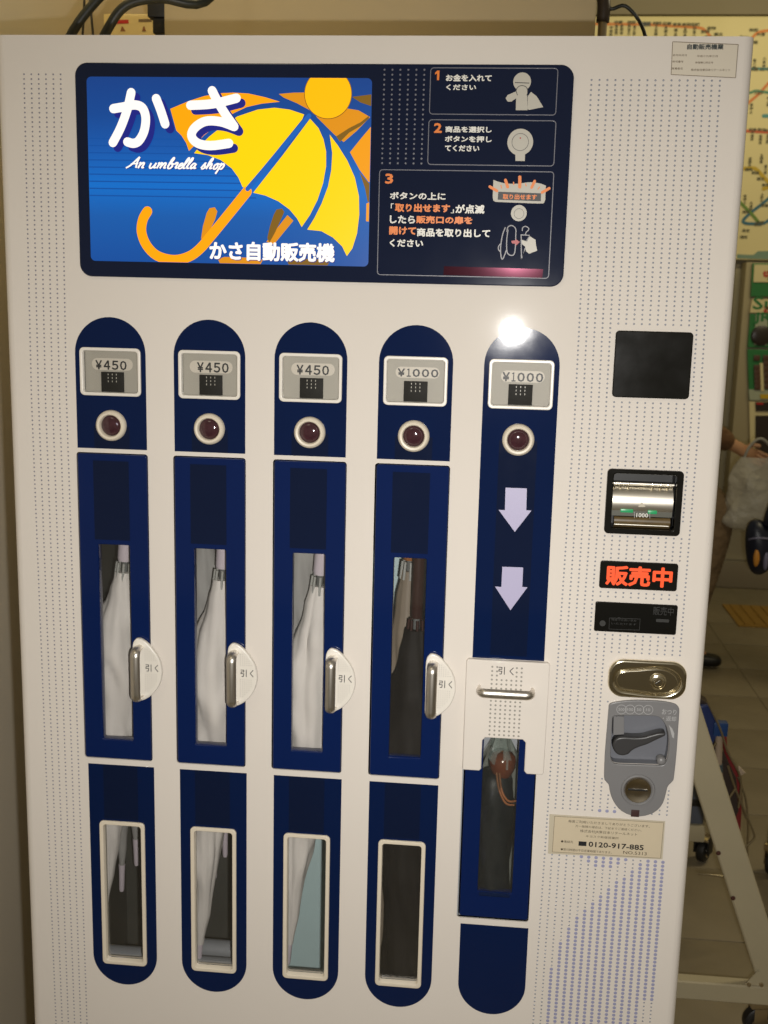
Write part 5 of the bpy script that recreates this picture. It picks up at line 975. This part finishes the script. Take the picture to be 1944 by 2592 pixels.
for pts, y in (([(0.69996, 0.64053), (0.73246, 0.57935), (0.75437, 0.52378), (0.78839, 0.46075), (0.78893, 0.39035)], 1.00), ([(0.72693, 0.54442), (0.69425, 0.48384)], 1.00), ([(0.77824, 0.43585), (0.75031, 0.38328)], 1.00), ([(0.75725, 0.49025), (0.77824, 0.43585), (0.80145, 0.38688), (0.82793, 0.33078), (0.82847, 0.31518), (0.81644, 0.29862), (0.80722, 0.28508)], 1.00), ([(0.79715, 0.43841), (0.81852, 0.38539), (0.8292, 0.31967), (0.83316, 0.2558), (0.84053, 0.18275)], 1.06), ([(0.81473, 0.39857), (0.82401, 0.34368), (0.83415, 0.31795)], 1.10)):
    add("wire", tube_me(BL(pts, y), 0.0026, sub=4), M['wire'], bk)
add("bottom_wire", tube_me(BL([(0.72395, 0.18856), (0.84185, 0.18285)], 1.06), 0.0026, sub=0), M['wire'], bk)
def slab(name, pts, y0, y1, m, label, cat, grp=None):
    x0 = sum(p[0] for p in pts) / len(pts); z0 = min(p[1] for p in pts)
    return tag(plate(name, [[(x - x0, zz - z0) for x, zz in pts]], y0, y1, m, None, bevel=0.004, loc=(x0, 0, z0)), label, cat, grp)
slab("dark_folder", [(0.67906, 0.64251), (0.70914, 0.62591), (0.73274, 0.56924), (0.7446, 0.52464), (0.78648, 0.44738), (0.79823, 0.36734), (0.78579, 0.32451), (0.736, 0.39085), (0.70452, 0.52663)], 1.03, 1.075, mat("dark_brown_cover", (0.040, 0.028, 0.024), 0.35, var=0.3, vscale=14, bump=0.5, bscale=25), "dark brown glossy folder standing in the wire basket", "folder")
slab("blue_folder", [(0.6787, 0.62374), (0.70722, 0.62657), (0.73925, 0.56794), (0.73675, 0.55989), (0.72878, 0.56841), (0.70933, 0.60991), (0.71455, 0.50866), (0.7121, 0.48572), (0.68571, 0.52952)], 1.0135, 1.0285, mat("dark_blue_cover", (0.018, 0.035, 0.13), 0.35), "dark blue folder edge nearest the machine in the wire basket", "folder")
slab("red_folder", [(0.74033, 0.56854), (0.75768, 0.55119), (0.76799, 0.52875), (0.77107, 0.50347), (0.78768, 0.46967), (0.81006, 0.43145), (0.81318, 0.37998), (0.81713, 0.3448), (0.81834, 0.29019), (0.80369, 0.3106), (0.7921, 0.42791), (0.76596, 0.48688)], 1.077, 1.094, mat("dark_red_cover", (0.20, 0.018, 0.020), 0.4, var=0.2, vscale=12), "dark red folder behind the dark brown one in the wire basket", "folder")
slab("paper_slip", [(0.80403, 0.45294), (0.82369, 0.43445), (0.80871, 0.42178), (0.80332, 0.43542)], 1.098, 1.102, mat("pale_paper", (0.42, 0.34, 0.24), 0.6), "pale paper slip sticking out beside the red folder", "paper")

# ------------------------------------------------------------------ passers-by, mostly hidden behind the machine
def skin(name, joints, edges, m, parent, sub=2, root=0):
    me = bpy.data.meshes.new(name); me.from_pydata([j[:3] for j in joints], edges, [])
    o = bpy.data.objects.new(name, me); C.objects.link(o)
    mod = o.modifiers.new("s", 'SKIN'); mod.use_smooth_shade = True
    for i, j in enumerate(joints):
        sv = me.skin_vertices[0].data[i]; r = j[3]; sv.radius = r if isinstance(r, tuple) else (r, r); sv.use_root = (i == root)
    s = o.modifiers.new("d", 'SUBSURF'); s.levels = sub; s.render_levels = sub
    dg = bpy.context.evaluated_depsgraph_get(); dg.update()
    out = bpy.data.meshes.new_from_object(o.evaluated_get(dg)); bpy.data.objects.remove(o)
    smooth(out, 70); return add(name, out, m, parent)
M['skin'] = mat("skin", (0.55, 0.30, 0.16), 0.5, var=0.06, vscale=30); M['hair'] = mat("black_hair", (0.012, 0.010, 0.009), 0.45)
def person(loc, rz, label, pose, cl):
    root = empty("person", loc, label, "person", "passers-by behind the machine"); root.rotation_euler = (0, 0, rz)
    J = []; E = []
    def j(x, y, zz, r, p=None):
        J.append((x, y, zz, r))
        if p is not None: E.append((p, len(J) - 1))
        return len(J) - 1
    # facing +x, left arm at +y
    pel = j(0, 0, 0.90, (0.13, 0.11)); ab = j(0.01, 0, 1.08, (0.125, 0.10), pel); ch = j(0.01, 0, 1.30, (0.15, 0.11), ab); nk = j(0.0, 0, 1.44, 0.055, ch); nh = j(0.015, 0, 1.52, 0.052, nk); hd = j(0.03, 0, 1.60, 0.085, nh); tp = j(0.02, 0, 1.68, 0.075, hd)
    for s in (1, -1):
        sh = j(0, 0.17 * s, 1.38, 0.052, ch); el = j(*pose['el'][s], 0.040, sh); wr = j(*pose['wr'][s], 0.026, el)
        d = (Vector(pose['wr'][s]) - Vector(pose['el'][s])).normalized(); up_ = Vector((0, 0, 1)) if abs(d.z) < 0.8 else Vector((1, 0, 0)); sd_ = d.cross(up_).normalized(); nn = sd_.cross(d)
        w = Vector(pose['wr'][s]); palm = j(*(w + d * 0.055), (0.034, 0.020), wr)
        for f in range(4):
            b = w + d * 0.085 + nn * (0.024 - 0.016 * f); L = (0.038, 0.044, 0.041, 0.032)[f]
            k1 = j(*b, 0.0088, palm); k2 = j(*(b + d * L * 0.8 + sd_ * 0.012), 0.0085, k1); j(*(b + d * L * 1.05 + sd_ * 0.036), 0.0075, k2)
        t1 = j(*(w + d * 0.040 + nn * 0.034 + sd_ * 0.012), 0.0105, palm); j(*(w + d * 0.078 + nn * 0.046 + sd_ * 0.028), 0.0085, t1)
        hp_ = j(0, 0.09 * s, 0.86, 0.085, pel); kn_ = j(*pose['kn'][s], 0.056, hp_); an = j(*pose['an'][s], 0.036, kn_); j(pose['an'][s][0] + 0.13, pose['an'][s][1], 0.035, (0.036, 0.028), an)
    skin("body", J, E, M['skin'], root)
    T = [(0, 0, 0.98, (0.150, 0.125)), (0, 0, 0.86, (0.185, 0.17))]; TE = [(0, 1)]
    for s in (1, -1):
        T.append((0, 0.09 * s, 0.82, 0.105)); a = len(T) - 1; TE.append((1, a)); T.append((*pose['kn'][s], 0.082)); TE.append((a, a + 1))
        k = Vector(pose['kn'][s]); n_ = Vector(pose['an'][s]); mid = k.lerp(n_, 0.5); T.append((*mid, 0.078)); TE.append((a + 1, a + 2)); e = k.lerp(n_, 0.93); T.append((*e, 0.070)); TE.append((a + 2, a + 3))
    skin("trousers", T, TE, cl['trousers'], root)
    Jk = [(0, 0, 0.87, (0.19, 0.17)), (0.01, 0, 1.12, (0.155, 0.135)), (0.01, 0, 1.32, (0.18, 0.145)), (0, 0, 1.43, 0.085)]; JE = [(0, 1), (1, 2), (2, 3)]
    for s in (1, -1):
        e = Vector(pose['el'][s]); w = Vector(pose['wr'][s]); a = len(Jk)
        Jk += [(0, 0.18 * s, 1.37, 0.078), (*e, 0.062), (*e.lerp(w, 0.92), 0.046)]; JE += [(2, a), (a, a + 1), (a + 1, a + 2)]
    skin("jacket", Jk, JE, cl['jacket'], root)
    for s in (1, -1):
        ax, ay, az = pose['an'][s]
        skin("shoe", [(ax - 0.05, ay, az - 0.005, (0.045, 0.040)), (ax + 0.04, ay, az * 0.45, (0.048, 0.036)), (ax + 0.15, ay, 0.034, (0.046, 0.030)), (ax + 0.195, ay, 0.030, (0.036, 0.024))], [(0, 1), (1, 2), (2, 3)], cl['shoes'], root)
    bm = bmesh.new(); bmesh.ops.create_uvsphere(bm, u_segments=24, v_segments=16, radius=0.108)
    bmesh.ops.delete(bm, geom=[v for v in bm.verts if v.co.z < -0.02 and v.co.x > -0.02 or v.co.z < -0.075], context='VERTS')
    add("hair", from_bm(bm, 60), M['hair'], root, (0.01, 0, 1.655))
    bm = bmesh.new()
    for s in (1, -1): bmesh.ops.create_uvsphere(bm, u_segments=10, v_segments=8, radius=0.011, matrix=Matrix.Translation((0.112, 0.032 * s, 1.625)))
    add("eyes", from_bm(bm, 60), M['hair'], root)
    skin("nose", [(0.115, 0, 1.625, 0.008), (0.130, 0, 1.592, 0.013)], [(0, 1)], M['skin'], root)
    add("mouth", tube_me([(0.104, -0.022, 1.558), (0.113, 0, 1.556), (0.104, 0.022, 1.558)], 0.005), mat("lips", (0.33, 0.12, 0.09), 0.5), root)
    for s in (1, -1): skin("ear", [(0.02, 0.092 * s, 1.635, 0.012), (0.018, 0.098 * s, 1.60, 0.010)], [(0, 1)], M['skin'], root)
    return root
M['khaki'] = mat("khaki_brown_cloth", (0.19, 0.128, 0.068), 0.8, var=0.35, vscale=9, bump=1.0, bscale=9, bdist=0.04); M['brown_jacket'] = mat("brown_leather", (0.15, 0.078, 0.036), 0.45, var=0.4, vscale=12, bump=1.0, bscale=11, bdist=0.03)
M['black_cloth'] = mat("black_cloth", (0.008, 0.008, 0.010), 0.7, var=0.2, vscale=14); M['shoe'] = mat("black_shoe_leather", (0.006, 0.006, 0.006), 0.4)
hand = [(1.22405, 0.96501)][0]; knee = [(1.25905, 0.68591)][0]; toe = [(1.23301, 0.00809)][0]
bx, by = hand[0] - 0.30, 3.40
person((bx, by, 0), 0, "passer-by in brown jacket and khaki trousers carrying a clear plastic bag", {'el': {1: (-0.12, 0.22, 1.10), -1: (0.10, -0.22, 1.05)}, 'wr': {1: (-0.02, 0.26, 0.88), -1: (hand[0] - bx - 0.015, -0.18, hand[1] - 0.005)}, 'kn': {1: (-0.16, 0.10, 0.50), -1: (knee[0] - bx - 0.085, -0.15, knee[1] + 0.005)}, 'an': {1: (-0.36, 0.10, 0.11), -1: (1.245 - bx - 0.215, -0.16, 0.085)}}, {'trousers': M['khaki'], 'jacket': M['brown_jacket'], 'shoes': M['shoe']})
# clear carrier bag in the hand
def cloth_bag(name, ctr, w, d, h, m, seed, taper=0.5, rows=16, n=36):
    rnd = random.Random(seed); bm = bmesh.new(); rings = []
    for k in range(rows + 1):
        t = k / rows; s = taper + (1 - taper) * min(1, t * 1.6); s *= 1 if t < 0.85 else 1 - 0.5 * ((t - 0.85) / 0.15) ** 2
        rings.append([bm.verts.new((w * s * math.cos(a) * (1 + 0.10 * math.sin(5 * a + 6 * t + seed)) + 0.012 * math.sin(9 * t + seed), d * s * math.sin(a) * (1 + 0.15 * math.sin(4 * a - 7 * t)), -h * t)) for a in [2 * math.pi * i / n for i in range(n)]])
    for a, b in zip(rings, rings[1:]):
        for i in range(n): bm.faces.new((a[i], a[(i + 1) % n], b[(i + 1) % n], b[i]))
    bm.faces.new(rings[-1]); return from_bm(bm, 60)
bagp = [(1.27268, 0.92495)][0]
bg = empty("plastic_bag", (bagp[0] + 0.03, 3.20, bagp[1]), "translucent grey plastic carrier bag hanging from the passer-by's hand", "bag")
add("sack", cloth_bag("sack", (0, 0, 0), 0.155, 0.06, 0.31, M['bag_plastic'], 3, 0.62), M['bag_plastic'], bg, (0.02, 0, 0.0))
add("bag_handle", tube_me([Vector((-0.07, 0, -0.02)), Vector((-0.05, 0, 0.04)), Vector((-0.01, 0.005, 0.075)), Vector((0.03, 0, 0.05)), Vector((0.07, 0, -0.02))], 0.006), mat("grey_film_handle", (0.34, 0.33, 0.28), 0.35), bg)
add("package", box_me(-0.075, 0.085, -0.02, 0.02, -0.26, -0.09, 0.012), mat("pale_package", (0.42, 0.40, 0.32), 0.5, var=0.25, vscale=11), bg, (0.05, 0, 0), (0, R(12), 0))
# second passer-by, only a sports bag and a dark leg at the frame's right edge
sb = [(1.22539, 0.63154)][0]
px2 = sb[0] + 0.36
person((px2, 3.02, 0), R(180), "passer-by in black clothes cut off by the photo's right edge", {'el': {1: (0.02, 0.20, 1.10), -1: (-0.02, -0.22, 1.10)}, 'wr': {1: (0.12, 0.17, 0.90), -1: (0.05, -0.24, 0.86)}, 'kn': {1: (0.04, 0.09, 0.48), -1: (0.0, -0.10, 0.48)}, 'an': {1: (-0.02, 0.09, 0.09), -1: (-0.14, -0.10, 0.09)}}, {'trousers': M['black_cloth'], 'jacket': M['black_cloth'], 'shoes': M['shoe']})
sg = empty("sports_bag", (sb[0] + 0.01, 2.80, sb[1]), "small navy sports bag with orange and lilac patches hanging beside the person in black", "bag")
bm = bmesh.new(); bmesh.ops.create_uvsphere(bm, u_segments=32, v_segments=20, radius=1.0)
for v in bm.verts: v.co = Vector((v.co.x * 0.058 * (1 + 0.25 * (v.co.z < 0) * 0), v.co.y * 0.045, v.co.z * 0.108 * (1 + 0.1 * v.co.x))) + Vector((0.02 * v.co.z * v.co.z * -1, 0, 0))
add("sack", from_bm(bm, 60), mat("navy_nylon", (0.006, 0.009, 0.024), 0.35, var=0.2, vscale=20), sg, rot=(0, R(-8), 0))
def blister(cx, cz, rx, rz, y, m, name):
    bm = bmesh.new(); bmesh.ops.create_uvsphere(bm, u_segments=16, v_segments=10, radius=1.0)
    for v in bm.verts: v.co = Vector((cx + v.co.x * rx, y + v.co.y * 0.008, cz + v.co.z * rz))
    return add(name, from_bm(bm, 60), m, sg)
blister(-0.022, -0.035, 0.012, 0.036, -0.037, mat("orange_patch", (0.55, 0.24, 0.03), 0.5), "orange_patch"); blister(0.012, -0.045, 0.010, 0.038, -0.040, mat("lilac_patch", (0.16, 0.16, 0.26), 0.4), "lilac_patch")
add("trim", tube_me([Vector((-0.052, -0.02, 0.030)), Vector((-0.035, -0.040, 0.040)), Vector((0.0, -0.044, 0.042)), Vector((0.03, -0.038, 0.038))], 0.0035), bpy.data.materials["lilac_patch"], sg)
add("strap", tube_me([Vector((0.02, -0.02, 0.09)), Vector((0.028, -0.02, 0.14)), Vector((0.06, 0.02, 0.185)), Vector((0.14, 0.03, 0.22)), Vector((0.22, 0.04, 0.22))], 0.026, sub=6), bpy.data.materials["navy_nylon"], sg)
